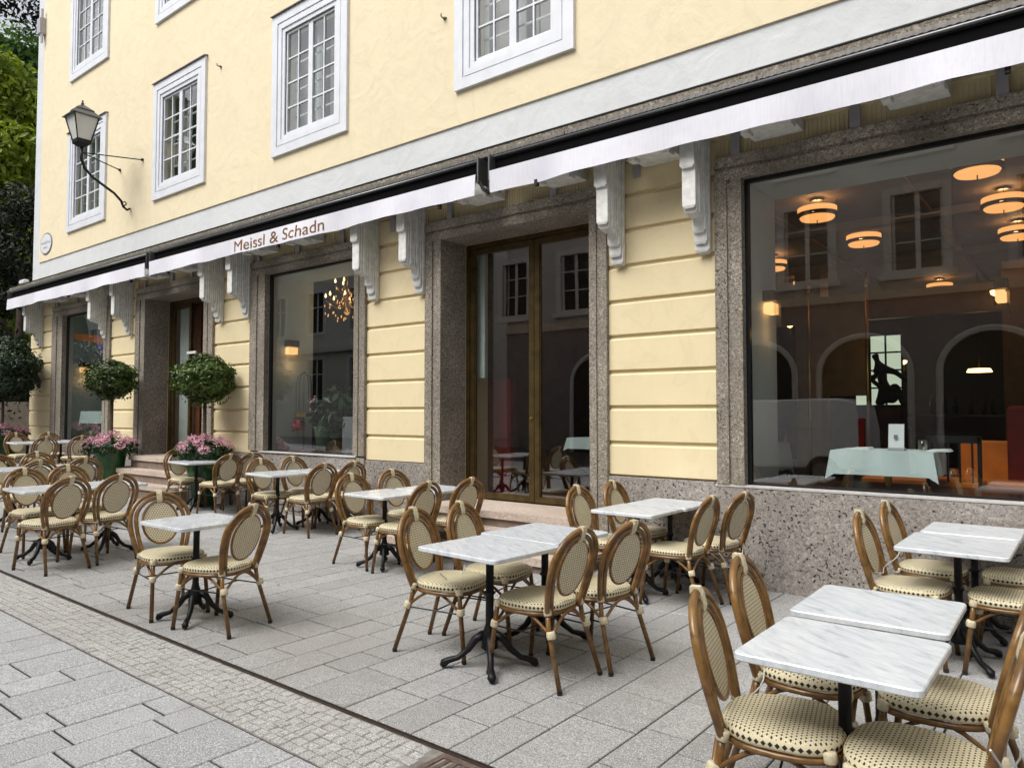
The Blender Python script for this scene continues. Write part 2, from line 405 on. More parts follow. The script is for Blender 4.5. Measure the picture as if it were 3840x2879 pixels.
pat = [.24, .36, .24, .25, .24, .26, .38, .25, .25, .26, .37]
i = 0
while rows[-1] > -24: rows.append(rows[-1] - pat[i % 11]); i += 1
r2 = [-1.54]; i = 10
while r2[-1] < 4: r2.append(r2[-1] + pat[i % 11]); i -= 1
rows = sorted(set(rows + r2))
known = {-2.63: [2.84, 3.20, 3.62, 4.15], -2.39: [3.01, 3.35, 3.9], -2.14: [3.22, 3.66, 4.1], -1.78: [2.86, 3.31, 3.75], -2.87: [2.98, 3.5], -3.13: [2.89, 3.33, 3.8], -3.51: [3.01, 3.5, 4.0],
         -3.76: [2.88, 3.18, 3.6], -4.01: [3.02, 3.45], -4.27: [2.87, 3.35]}
def pave(root, name, ylo, yhi, mat, lim, lens, key):
    allp = []
    for i in range(len(rows) - 1):
        x0, x1 = rows[i], rows[i + 1]
        ks = None
        if key:
            for kx, kv in known.items():
                if abs(kx - x0) < .05: ks = kv
        y = ylo; ys = [ylo]
        if ks: ys += ks; y = ks[-1]
        else: y -= random.uniform(0, .3)
        while y < yhi - .15:
            y += random.choice(lens) * random.uniform(.92, 1.08)
            if y > ylo + .12: ys.append(min(y, yhi))
            if y > yhi - .15: ys[-1] = yhi
        if ys[-1] < yhi: ys.append(yhi)
        for j in range(len(ys) - 1): allp.append((x0, x1, ys[j], ys[j + 1]))
    def vis(q):
        cx, cy = (q[0] + q[1]) / 2, (q[2] + q[3]) / 2
        d = -cx * .62 * -1 if False else (-cx * .6205 + cy * .784); l = cx * .784 + cy * .6205
        return (d if d > .6 and abs(l) < d * .75 + .3 and d > 2.6 else 900 + abs(d))
    allp.sort(key=vis)
    for q in allp[:lim]:
        m = MB(); slab_mb(m, *q); m.build(name, mat, root)
    m = MB()
    for q in allp[lim:]: slab_mb(m, *q)
    if m.v: m.build('distant_' + name, mat, root, kind='stuff')
ter = tag(bpy.data.objects.new('terrace_pavement', None), kind='structure'); scene.collection.objects.link(ter)
pave(ter, 'paving_slab', 2.532, 6.49, 'terrace_granite', 300, [.3, .36, .42, .5], True)
st = tag(bpy.data.objects.new('street_pavement', None), kind='structure'); scene.collection.objects.link(st)
pave(st, 'street_slab', -3.0, 2.055, 'street_granite', 230, [.32, .45, .55, .62], False)
far = MB()
for i in range(len(xs) - 1):
    x0, x1 = max(xs[i], -120), min(xs[i + 1], 60)
    far.quad((x0, -12, zg(x0) - .004), (x1, -12, zg(x1) - .004), (x1, -3.02, zg(x1) - .004), (x0, -3.02, zg(x0) - .004))
    if x0 <= -22: far.quad((x0, -3.02, zg(x0) - .004), (x1 - 2.2, -3.02, zg(x1) - .004), (x1 - 2.2, 60, zg(x1) - .004), (x0, 60, zg(x0) - .004))
simple('asphalt', (.055, .054, .056), .9, var=.2, scale=3, bump=.3)
tag(far.build('road', 'asphalt'), kind='structure')
# sett strip
se = tag(bpy.data.objects.new('sett_strip', None), kind='structure'); scene.collection.objects.link(se)
setts = []; ny = 7; hy = (2.492 - 2.065) / ny
for r_ in range(ny):
    x = -22 + random.uniform(0, .08)
    while x < 1.5:
        L = random.uniform(.055, .095); setts.append((x, x + L, 2.065 + r_ * hy, 2.065 + (r_ + 1) * hy)); x += L
def sett_mb(m, q):
    x0, x1, y0, y1 = q; g_ = .0035; dz = random.uniform(-.003, .0015); j = lambda: random.uniform(-.003, .003)
    x0 += g_; x1 -= g_; y0 += g_; y1 -= g_; b = .004
    c = [(x0 + j(), y0 + j()), (x1 + j(), y0 + j()), (x1 + j(), y1 + j()), (x0 + j(), y1 + j())]
    mx, my = (x0 + x1) / 2, (y0 + y1) / 2
    vs = [(mx + (u - mx) * .86, my + (v - my) * .86, zg(u) + dz + j() * .3) for u, v in c] + [(u, v, zg(u) + dz - b) for u, v in c] + [(u, v, zg(u) - .03) for u, v in c]
    m.add(vs, [(0, 1, 2, 3)] + [(4 + k, 4 + (k + 1) % 4, (k + 1) % 4, k) for k in range(4)] + [(8 + k, 8 + (k + 1) % 4, 4 + (k + 1) % 4, 4 + k) for k in range(4)])
setts = [q for q in setts if not (q[1] > -2.37 and q[0] < -1.92 and q[3] > 2.19)]
setts.sort(key=lambda q: (0 if q[1] < -2.2 else 50) + abs(q[0] + 3.2))
for q in setts[:290]:
    m = MB(); sett_mb(m, q); m.build('sett', 'sett_granite', se, smooth=False)
m = MB()
for q in setts[290:]: sett_mb(m, q)
m.build('distant_setts', 'sett_granite', se, kind='stuff')
m = MB()
for k in range(24): x0 = -22 + k; m.quad((x0, 2.058, zg(x0) - .0052), (x0 + 1, 2.058, zg(x0 + 1) - .0052), (x0 + 1, 2.4995, zg(x0 + 1) - .0052), (x0, 2.4995, zg(x0) - .0052))
simple('mortar', (.27, .255, .23), .95, var=.3, scale=12)
m.build('mortar_bed', 'mortar', se)
# drain channel
dr = thing('drain_channel', 'long rusty steel slot drain running beside the sett strip', 'drain', (-2, 2.515, 0))
m = MB()
for y0, y1, d in ((2.5005, 2.504, .0005), (2.525, 2.5285, .0005)):
    for k in range(24):
        x0 = -22 + k; m.add([(x0, y0, zg(x0) + d), (x0 + 1, y0, zg(x0 + 1) + d), (x0 + 1, y1, zg(x0 + 1) + d), (x0, y1, zg(x0) + d), (x0, y0, zg(x0) - .03), (x0 + 1, y0, zg(x0 + 1) - .03), (x0 + 1, y1, zg(x0 + 1) - .03), (x0, y1, zg(x0) - .03)],
                            [(0, 1, 2, 3), (4, 5, 1, 0), (3, 2, 6, 7)])
m.build('edge_rail', 'rust_iron', dr, (-2, 2.515, 0))
m = MB()
for k in range(24):
    x0 = -22 + k; m.quad((x0, 2.504, zg(x0) - .006), (x0 + 1, 2.504, zg(x0 + 1) - .006), (x0 + 1, 2.525, zg(x0 + 1) - .006), (x0, 2.525, zg(x0) - .006))
m.build('slot', 'rubber', dr, (-2, 2.515, 0))
gc = thing('drain_grate', 'brown cast iron drain grate let into the setts', 'drain grate', (-2.15, 2.35, 0))
L0 = (-2.15, 2.35, 0)
m = MB(); gz = .006
m.box(-2.365, -1.93, 2.20, 2.23, -.02, gz); m.box(-2.365, -1.93, 2.455, 2.488, -.02, gz); m.box(-2.365, -2.335, 2.23, 2.455, -.02, gz); m.box(-1.96, -1.93, 2.23, 2.455, -.02, gz)
m.build('rim', 'drain_plate', gc, L0)
for k in range(8):
    x = -2.315 + k * .047; m = MB(); m.box(x, x + .024, 2.232, 2.453, -.02, gz - .002); m.build('bar', 'drain_plate', gc, L0)
m = MB(); m.box(-2.334, -1.961, 2.33, 2.352, -.018, gz - .003); m.build('cross_bar', 'drain_plate', gc, L0)
m = MB(); m.box(-2.334, -1.961, 2.231, 2.454, -.04, -.006); m.build('pit', 'rubber', gc, L0)

# ------------------------------------------------------------------ building
D = 6.5
BL = (-9., 6.5, 0.)
bld = thing('restaurant_building', 'pale yellow corner building with stone framed ground floor openings and white windows', 'building', BL)
def wall(mb, x0, x1, z0, z1, y, holes, depth=.1):
    X = sorted({x0, x1} | {h[0] for h in holes} | {h[1] for h in holes}); Zs = sorted({z0, z1} | {h[2] for h in holes} | {h[3] for h in holes})
    X = [x for x in X if x0 <= x <= x1]; Zs = [z for z in Zs if z0 <= z <= z1]
    for i in range(len(X) - 1):
        for j in range(len(Zs) - 1):
            cx, cz = (X[i] + X[i + 1]) / 2, (Zs[j] + Zs[j + 1]) / 2
            if any(h[0] < cx < h[1] and h[2] < cz < h[3] for h in holes): continue
            mb.quad((X[i], y, Zs[j]), (X[i + 1], y, Zs[j]), (X[i + 1], y, Zs[j + 1]), (X[i], y, Zs[j + 1]))
    for h in holes:
        for (xa, za, xb, zb) in ((h[0], h[2], h[0], h[3]), (h[1], h[3], h[1], h[2]), (h[0], h[3], h[1], h[3]), (h[1], h[2], h[0], h[2])):
            mb.quad((xa, y, za), (xb, y, zb), (xb, y + depth, zb), (xa, y + depth, za))
# openings: x0, x1, z0, z1 (inside the stone), outer stone x0, x1
GF = {'win1': (-17.65, -15.58, .97, 3.69, -18.2, -15.3), 'door1': (-13.85, -11.75, .80, 3.68, -14.21, -11.45), 'win2': (-9.96, -7.85, .97, 3.69, -10.35, -7.62),
      'door2': (-6.23, -4.09, .50, 3.68, -6.49, -3.88), 'win3': (-2.47, -.14, .905, 3.69, -2.72, .1), 'win4': (1.6, 4.0, .905, 3.69, 1.3, 4.3)}
holes = [(v[0], v[1], v[2] if k.startswith('win') else -.05, v[3]) for k, v in GF.items()]
m = MB(); wall(m, -19.55, 9, -.05, 4.40, D + .03, holes, .83)
m.quad((-19.55, D + .03, -.05), (-19.55, D + .03, 4.45), (-19.55, 18, 4.45), (-19.55, 18, -.05))
m.build('ground_floor_wall', 'yellow_course', bld, BL)
# plaster courses on the piers
piers = [(-19.55, -18.2), (-15.3, -14.21), (-11.45, -10.35), (-7.62, -6.49), (-3.88, -2.72), (.1, 1.3), (4.3, 9)]
zc = [.914 + .357 * k for k in range(10)] + [4.36]
for px0, px1 in piers:
    for k in range(len(zc) - 1):
        z0, z1 = zc[k] + .002, zc[k + 1] - .03; x0, x1 = px0 + .002, px1 - .002
        if k == 0: z0 += .02
        m = MB(); yb, yf = D + .029, D
        m.add([(x0, yf, z0 + .006), (x1, yf, z0 + .006), (x1, yf, z1 - .02), (x0, yf, z1 - .02), (x0, yb, z0), (x1, yb, z0), (x1, yb, z1), (x0, yb, z1)],
              [(0, 1, 2, 3), (4, 5, 1, 0), (3, 2, 6, 7), (1, 5, 6, 2), (4, 0, 3, 7)])
        m.build('wall_course', 'yellow_course', bld, BL)
# stone base blocks under piers and windows
for (x0, x1, zt) in [(-19.58, -18.2, .93), (-15.3, -14.21, .93), (-11.45, -10.35, .93), (-7.62, -6.49, .93), (-3.88, -2.72, .92), (.1, 1.3, .92), (4.3, 9, .92)]:
    m = MB(); m.box(x0, x1, D - .022, D + .029, -.03, zt, .004); m.build('base_stone', 'stone_base', bld, BL)
for x0, x1, zt in ((-18.2, -15.3, .955), (-10.35, -7.62, .955), (-2.72, .1, .885), (1.3, 4.3, .885)):
    m = MB(); m.box(x0 + .002, x1 - .002, D - .035, D + .029, -.03, zt, .005); m.build('base_stone', 'stone_base', bld, BL)
for x0, x1, z in ((-17.75, -15.5, .957), (-10.05, -7.78, .957), (-2.74, .12, .887), (1.3, 4.3, .887)):
    m = MB(); m.box(x0, x1, D - .055 if z > .95 else D - .038, D + .08, z, z + .022, .003); m.build('sill', 'sill_stone', bld, BL)
# stone frames
for nm, (x0, x1, z0, z1, xo0, xo1) in GF.items():
    zt = 3.905; dep = .42 if 'door' in nm else .045; zb = -.03 if 'door' in nm else (.98 if nm in ('win1', 'win2') else .91)
    yf = D - .045
    def jamb(xa, xb, side):
        # stepped profile from the outer edge to the opening
        wd = xb - xa; s1, s2 = .46 * wd, .60 * wd
        if side < 0: poly = [(xa, D + .028), (xa, yf), (xa + s1, yf), (xa + s1, yf + .02), (xa + s2, yf + .02), (xa + s2, yf + .006), (xb, yf + .006), (xb, D + dep), (xb - .03, D + dep)]
        else: poly = [(xb, D + .028), (xb - 0, yf), (xb - s1, yf), (xb - s1, yf + .02), (xb - s2, yf + .02), (xb - s2, yf + .006), (xa, yf + .006), (xa, D + dep), (xa + .03, D + dep)]
        m = MB(); m.prism(poly, 2, zb, z1); o = m.build('jamb', 'stone_trim', bld, BL); fixn(o.data)
    jamb(xo0, x0 + .003, -1); jamb(x1 - .003, xo1, 1)
    m = MB(); poly = [(D + .028, zt), (yf, zt), (yf, z1 + .12), (yf + .02, z1 + .12), (yf + .02, z1 + .085), (yf + .006, z1 + .085), (yf + .006, z1 - .002), (D + dep, z1 - .002), (D + dep, z1 + .03)]
    m.prism(poly, 0, xo0, xo1); o = m.build('lintel', 'stone_trim', bld, BL); fixn(o.data)
# frieze, mouldings under the ledge
m = MB(); m.box(-19.55, 9, D - .012, D + .028, 4.362, 4.398); m.box(-19.55, 9, D - .05, D - .013, 4.375, 4.398); m.build('frieze_moulding', 'yellow_course', bld, BL)
m = MB(); m.box(-19.5, 9, D - .004, D + .0285, 4.10, 4.125); m.box(-19.5, 9, D - .008, D + .0285, 4.16, 4.20); m.build('frieze_moulding', 'yellow_course', bld, BL)
m = MB()
for k in range(560):
    xx = -19.4 + k * .036; m.box(xx, xx + .018, D + .021, D + .0285, 3.91, 4.097)
m.build('frieze_ribs', 'yellow_course', bld, BL, kind='stuff')
# ledge (stone), flashing, gutter
m = MB(); m.prism([(D + .02, 4.40), (D - .30, 4.40), (D - .36, 4.418), (D - .36, 4.478), (D - .345, 4.488), (D + .02, 4.52)], 0, -19.9, 9); o = m.build('stone_ledge', 'stone_ledge', bld, BL); fixn(o.data)
m = MB(); m.box(-19.9, 9, D - .368, D - .33, 4.482, 4.494); m.build('ledge_capping', 'black_metal', bld, BL)
m = MB(); m.box(-19.9, -19.551, D + .02, 14, 4.40, 4.48); m.build('stone_ledge', 'stone_ledge', bld, BL)
x = -19.92
while x < 3:
    m = MB(); L = 1.96
    m.box(x, x + L, D - .40, D - .362, 4.372, 4.412); m.build('flashing_strip', 'flashing', bld, BL); x += L + .012
m = MB()
for k in range(220):
    xx = -12 + k * .06; m.box(xx, xx + .03, D - .404, D - .3995, 4.376, 4.408)
m.build('flashing_ridges', 'flashing', bld, BL, kind='stuff')
m = MB(); m.box(-19.8, 9, D - .33, D - .26, 4.30, 4.399); m.build('ledge_rail', 'black_metal', bld, BL)
# console brackets
def console():
    # a row of upright rounded flutes, each ending lower the nearer it is to the wall
    m = MB(); W = .112
    ends = [(.385, 3.76, 4.15), (.35, 3.40, 4.16), (.315, 3.365, 4.39), (.28, 3.355, 4.39), (.245, 3.345, 4.39), (.21, 3.34, 4.39), (.175, 3.36, 4.39), (.14, 3.22, 4.39), (.105, 3.12, 4.39), (.07, 3.05, 4.39), (.035, 3.035, 4.39)]
    for k, (p_, za, zb) in enumerate(ends):
        h_ = .0130; e = .010 + .006 * (k % 3 == 0); c_ = h_ * .45
        poly = [(-W - e + c_, -p_ - h_), (e - c_, -p_ - h_), (e, -p_ - h_ + c_), (e, -p_ + h_ - c_), (e - c_, -p_ + h_), (-W - e + c_, -p_ + h_), (-W - e, -p_ + h_ - c_), (-W - e, -p_ - h_ + c_)]
        q = [(-W / 2 + (x + W / 2) * .72, -p_ + (y + p_) * .5) for x, y in poly]
        n = 8; vs = [(x, y, za) for x, y in q] + [(x, y, za + .022) for x, y in poly] + [(x, y, zb) for x, y in poly]
        m.add(vs, [tuple(range(n - 1, -1, -1)), tuple(range(2 * n, 3 * n))] + [(r_ * n + i, r_ * n + (i + 1) % n, (r_ + 1) * n + (i + 1) % n, (r_ + 1) * n + i) for r_ in range(2) for i in range(n)])
    m.prism([(-.37, 3.80), (-.34, 3.42), (-.19, 3.38), (-.16, 3.30), (-.10, 3.16), (-.03, 3.06), (0, 3.06), (0, 4.38), (-.32, 4.38), (-.33, 4.14), (-.37, 4.13)], 0, -W + .006, -.006)
    m.box(-W - .03, .03, -.33, 0, 4.34, 4.397, .004)
    return m
cm = console(); first = cm.build('bracket', 'console_white', bld, (0, 0, 0)); fixn(first.data); first.location = (-3.68 - BL[0], .0, 0)
for xr in (-18.81, -15.43, -14.39, -11.18, -10.36, -7.38, -6.51, -2.77, .32, 1.26):
    link('bracket', first.data, bld, (xr - BL[0], 0, 0))
# small blocks between the consoles
for x0 in [-3.45 - 1.105 * k for k in range(-5, 15)]:
    x1 = x0 + .43
    if any(x0 - .1 < xr < x1 + .2 for xr in (-15.43, -14.39, -11.18, -10.36, -7.38, -6.51, -3.68, -2.77, -18.81)): x0 += .0
    m = MB(); m.box(x0, x1, D - .34, D - .01, 3.99, 4.20, .004); m.box(x0, x0 + .07, D - .355, D - .24, 3.955, 3.988, .003); m.box(x1 - .07, x1, D - .355, D - .24, 3.955, 3.988, .003)
    m.box(x0 + .03, x1 - .03, D - .25, D - .01, 4.2, 4.39)
    if not any(abs((x0 + x1) / 2 - xr + .06) < .28 for xr in (-15.43, -14.39, -11.18, -10.36, -7.38, -6.51, -3.68, -2.77, -18.81)):
        m.build('ledge_block', 'console_white', bld, BL)
# upper storeys
UW = [(-17.52, -15.63, 5.48, 7.66), (-13.62, -11.78, 5.48, 7.66), (-9.81, -8.02, 5.46, 7.64), (-5.99, -4.26, 5.44, 7.62), (-2.1, -.37, 5.44, 7.62)]
UW2 = [(a_, b_, 8.82, 11.0) for a_, b_, _, _ in UW]
holes = [(x0 + .30, x1 - .30, z0 + .28, z1 - .30) for x0, x1, z0, z1 in UW + UW2]
m = MB(); wall(m, -19.55, 9, 4.45, 13.5, D, holes, .0)
m.quad((-19.55, D, 4.4), (-19.55, D, 13.5), (-19.55, 18, 13.5), (-19.55, 18, 4.4)); m.quad((-19.55, D, 13.5), (9, D, 13.5), (9, 18, 13.5), (-19.55, 18, 13.5))
m.build('white_band', 'white_plaster', bld, BL)
m = MB(); wall(m, -19.12, 9, 5.035, 13.5, D - .022, holes, .17); m.quad((-19.12, D - .022, 5.035), (-19.12, D - .001, 5.035), (-19.12, D - .001, 13.5), (-19.12, D - .022, 13.5)); m.quad((-19.12, D - .022, 5.035), (9, D - .022, 5.035), (9, D - .001, 5.035), (-19.12, D - .001, 5.035))
m.build('upper_wall', 'yellow_plaster', bld, BL)
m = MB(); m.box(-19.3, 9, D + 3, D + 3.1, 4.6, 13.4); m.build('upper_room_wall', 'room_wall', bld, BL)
def upper_window(x0, x1, z0, z1):
    y = D - .022; wn = None
    # surround: three nested frames
    m = MB()
    def ring(a0, a1, y0, y1):
        X0, X1, Z0, Z1 = x0 + a0, x1 - a0, z0 + a0 * .95, z1 - a0
        x2, x3, z2, z3 = x0 + a1, x1 - a1, z0 + a1 * .95, z1 - a1
        m.box(X0, x2, y0, y1, Z0, Z1); m.box(x3, X1, y0, y1, Z0, Z1); m.box(x2, x3, y0, y1, Z0, z2); m.box(x2, x3, y0, y1, z3, Z1)
    ring(0, .135, y - .045, y); ring(.135, .155, y - .028, y); ring(.155, .235, y - .038, y); ring(.235, .30, y - .02, y + .05)
    wn = m.build('window', 'white_paint', bld, BL)
    m = MB(); m.prism([(y, z1 + .004), (y - .075, z1 + .001), (y - .075, z1 + .012), (y, z1 + .035)], 0, x0 - .015, x1 + .015); o = m.build('hood_flashing', 'flashing', wn, BL); fixn(o.data)
    gx0, gx1, gz0, gz1 = x0 + .30, x1 - .30, z0 + .285, z1 - .30; ys = y + .012; xm = (gx0 + gx1) / 2
    m = MB()
    for xa, xb in ((gx0, gx0 + .035), (gx1 - .035, gx1), (xm - .05, xm + .05)): m.box(xa, xb, ys, ys + .045, gz0, gz1)
    for xa, xb in ((gx0 + .035, xm - .05), (xm + .05, gx1 - .035)):
        m.box(xa, xb, ys, ys + .045, gz0, gz0 + .045); m.box(xa, xb, ys, ys + .045, gz1 - .04, gz1)
    m.build('sash', 'white_paint', wn, BL)
    m = MB(); pr = []
    for xa, xb in ((gx0 + .035, xm - .05), (xm + .05, gx1 - .035)):
        xc = (xa + xb) / 2; m.box(xc - .011, xc + .011, ys + .008, ys + .038, gz0 + .045, gz1 - .04)
        for j in range(1, 4):
            zz = gz0 + .045 + (gz1 - gz0 - .085) * j / 4; m.box(xa, xc - .011, ys + .008, ys + .038, zz - .011, zz + .011); m.box(xc + .011, xb, ys + .008, ys + .038, zz - .011, zz + .011)
        for j in range(4):
            h_ = (gz1 - gz0 - .085) / 4; za = gz0 + .045 + h_ * j
            pr += [(xa, xc - .011, za, za + h_), (xc + .011, xb, za, za + h_)]
    m.build('glazing_bars', 'white_paint', wn, BL)
    for a0, a1, b0, b1 in pr:
        m = MB(); tw = random.uniform(-.004, .004)
        m.quad((a0, ys + .024 + tw, b0), (a1, ys + .024 - tw, b0), (a1, ys + .024 - tw * .5, b1), (a0, ys + .024 + tw * .5, b1)); m.build('pane', 'pane_glass', wn, BL)
    # inner casement behind the glass and a net curtain
    yi = ys + .16; m = MB()
    for xa, xb in ((gx0 - .1, gx0 + .07), (gx1 - .07, gx1 + .1), (xm - .06, xm + .06)): m.box(xa, xb, yi, yi + .03, gz0 - .1, gz1 + .1)
    for zz in (gz0 + .33, gz0 + .75, gz0 + 1.17): m.box(gx0, gx1, yi, yi + .02, zz - .012, zz + .012)
    m.build('inner_sash', 'inner_white', wn, BL)
    m = MB(); n = 26
    for k in range(n):
        xa = gx0 - .1 + (gx1 - gx0 + .2) * k / n; xb = gx0 - .1 + (gx1 - gx0 + .2) * (k + 1) / n
        if abs((xa + xb) / 2 - xm) < (.12 if k % 2 else .2): continue
        ya, yb = yi + .12 + .02 * math.sin(k * 2.1), yi + .12 + .02 * math.sin((k + 1) * 2.1)
        m.quad((xa, ya, gz0 - .1), (xb, yb, gz0 - .1), (xb, yb, gz1 + .1), (xa, ya, gz1 + .1))
    m.build('curtain', 'curtain_grey', wn, BL)
    m = MB(); m.quad((gx0 - .4, yi + .5, gz0 - .4), (gx1 + .4, yi + .5, gz0 - .4), (gx1 + .4, yi + .5, gz1 + .4), (gx0 - .4, yi + .5, gz1 + .4)); m.build('backing', 'dark_opening', wn, BL)
simple('curtain_grey', (.34, .32, .30), .9, var=.1)
for q in UW + UW2: upper_window(*q)
# wall hooks
for hx, hz in ((-11.35, 7.35), (-6.18, 6.42)):
    m = MB(); m.tube([(hx, D - .02, hz), (hx, D - .09, hz), (hx, D - .10, hz + .02), (hx, D - .09, hz + .04)], .009, 5); m.lathe([(.03, 0), (.03, .01)], (hx, D - .03, hz), 8); m.build('wall_hook', 'flashing', bld, BL)

# shop windows
def shop_window(nm, extra=False):
    x0, x1, z0, z1, _, _ = GF[nm]
    m = MB(); t_ = .035; y0, y1 = D + .05, D + .10
    m.box(x0, x0 + t_, y0, y1, z0, z1); m.box(x1 - t_, x1, y0, y1, z0, z1); m.box(x0 + t_, x1 - t_, y0, y1, z0, z0 + .02); m.box(x0 + t_, x1 - t_, y0, y1, z1 - t_, z1)
    wn = m.build('shop_window', 'dark_frame', bld, BL)
    m = MB(); m.quad((x0 + t_, D + .075, z0 + .02), (x1 - t_, D + .075, z0 + .02), (x1 - t_, D + .075, z1 - t_), (x0 + t_, D + .075, z1 - t_)); m.build('pane', 'shop_glass', wn, BL)
    m = MB(); m.quad((x0 + .002, y1 + .01, z0), (x0 + .002, D + .86, z0), (x0 + .002, D + .86, z1), (x0 + .002, y1 + .01, z1)); m.quad((x1 - .002, y1 + .01, z0), (x1 - .002, D + .86, z0), (x1 - .002, D + .86, z1), (x1 - .002, y1 + .01, z1))
    m.quad((x0, y1 + .01, z1 - .002), (x1, y1 + .01, z1 - .002), (x1, D + .86, z1 - .002), (x0, D + .86, z1 - .002)); m.build('reveal_lining', 'inner_white', wn, BL)
    m = MB(); m.box(x0 + .003, x1 - .003, y1 + .01, D + .86, z0 + .001, z0 + .02); m.build('inner_sill', 'room_floor', bld, BL)
for nm in ('win1', 'win2', 'win3', 'win4'): shop_window(nm)

def leafdoor(par, x0, x1, z0, z1, y, fr=.07, glassm='shop_glass'):
    m = MB(); th = .05
    m.prism([(x0, z0), (x0 + fr, z0 + fr), (x0 + fr, z1 - fr), (x0, z1)], 1, y, y + th); m.prism([(x1, z0), (x1, z1), (x1 - fr, z1 - fr), (x1 - fr, z0 + fr)], 1, y, y + th)
    m.prism([(x0, z0), (x1, z0), (x1 - fr, z0 + fr), (x0 + fr, z0 + fr)], 1, y + .0006, y + th); m.prism([(x0, z1), (x0 + fr, z1 - fr), (x1 - fr, z1 - fr), (x1, z1)], 1, y + .0006, y + th)
    m.box(x0 + fr, x0 + fr + .012, y + .012, y + .04, z0 + fr, z1 - fr); m.box(x1 - fr - .012, x1 - fr, y + .012, y + .04, z0 + fr, z1 - fr)
    lf = m.build('door_leaf', 'brass', par, BL); fixn(lf.data)
    m = MB(); m.quad((x0 + fr, y + .026, z0 + fr), (x1 - fr, y + .026, z0 + fr), (x1 - fr, y + .026, z1 - fr), (x0 + fr, y + .026, z1 - fr)); m.build('door_pane', glassm, par, BL)
    return lf
# door 2 (double glass door)
x0, x1, z0, z1 = GF['door2'][:4]; yd = D + .43
m = MB(); m.box(x0 + .002, x0 + .06, yd, yd + .08, z0, z1 - .004); m.box(x1 - .06, x1 - .002, yd, yd + .08, z0, z1 - .004); m.box(x0 + .06, x1 - .06, yd, yd + .08, z1 - .06, z1 - .004)
door = m.build('double_door', 'brass', bld, BL)
xm = (x0 + x1) / 2
leafdoor(door, x0 + .065, xm - .004, z0 + .01, z1 - .065, yd + .01); leafdoor(door, xm + .004, x1 - .065, z0 + .01, z1 - .065, yd + .01)
m = MB(); m.lathe([(.018, 0), (.018, .012), (.012, .03)], (0, 0, 0), 10); m2 = MB(); m2.v = [(xm - .04 + a_, yd + .01 - c_, 1.49 + b_) for a_, b_, c_ in m.v]; m2.f = m.f; m2.mi = m.mi; m2.build('door_knob', 'bright_brass', door, BL)
# door 1
x0, x1, z0, z1 = GF['door1'][:4]
m = MB(); m.box(x0 + .002, x0 + .09, yd, yd + .08, z0, z1 - .004); m.box(x1 - .09, x1 - .002, yd, yd + .08, z0, z1 - .004); m.box(x0 + .09, x1 - .09, yd, yd + .08, z1 - .09, z1 - .004)
door1 = m.build('entrance_door', 'brass', bld, BL)
leafdoor(door1, x0 + .095, x0 + .80, z0 + .01, z1 - .095, yd + .01, .07)
leafdoor(door1, x1 - .80, x1 - .095, z0 + .01, z1 - .095, yd + .01, .07)
m = MB(); m.box(-13.12, -12.8, yd - .03, yd - .005, 2.64, 2.69, .004); m.build('push_bar', 'paper', door1, BL)
m = MB(); m.box(-13.58, -13.27, yd + .085, yd + .1, z0 + .01, z1 - .1); m.build('side_curtain', 'inner_white', door1, BL)
m = MB(); m.box(-13.26, -12.9, yd + .12, yd + .16, z0 + .01, z1 - .1); m.box(x0 + 1.2, x1 - .1, yd + 1.0, yd + 1.05, z0 + .01, z1 - .1); m.build('vestibule_panel', 'wood_panel', door1, BL)
# steps
def steps(nm, levels, g0, curved):
    x0, x1 = GF[nm][:2]
    stp = thing('stone_steps', 'beige stone steps ' + ('before the double glass door' if nm == 'door2' else 'with rounded ends at the entrance between the bay trees'), 'steps', ((x0 + x1) / 2, D, g0)); off = ((x0 + x1) / 2, D, g0)
    for k, (z, pr) in enumerate(levels):
        e = .0 if k == len(levels) - 1 else .10 * (len(levels) - 1 - k)
        def outline(ins):
            a0, a1 = x0 - (.12 if curved else .02) - e + ins, x1 + (.12 if curved else .02) + e - ins; yo = D - pr + ins
            pts = [(a1, D - .05), (a0, D - .05)]
            rr = min(.30 if curved else .04, pr - .06)
            for q in range(7):
                an = math.pi + q * math.pi / 12; pts.append((a0 + rr + rr * math.cos(an), yo + rr + rr * math.sin(an)))
            for q in range(7):
                an = 1.5 * math.pi + q * math.pi / 12; pts.append((a1 - rr + rr * math.cos(an), yo + rr + rr * math.sin(an)))
            return pts
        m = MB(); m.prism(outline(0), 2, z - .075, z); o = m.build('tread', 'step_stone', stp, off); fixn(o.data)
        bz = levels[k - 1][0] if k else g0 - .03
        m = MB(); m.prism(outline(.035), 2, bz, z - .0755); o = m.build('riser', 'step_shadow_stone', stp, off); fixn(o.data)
    # floor slab in the recess
    m = MB(); m.box(x0 + .003, x1 - .003, D - .05, D + .43, levels[-1][0] - .1, levels[-1][0], .0); m.build('threshold', 'step_stone', stp, off)
steps('door2', [(.165, .80), (.33, .58), (.495, .36)], .01, False)
steps('door1', [(.38, .78), (.58, .55), (.79, .32)], .15, True)

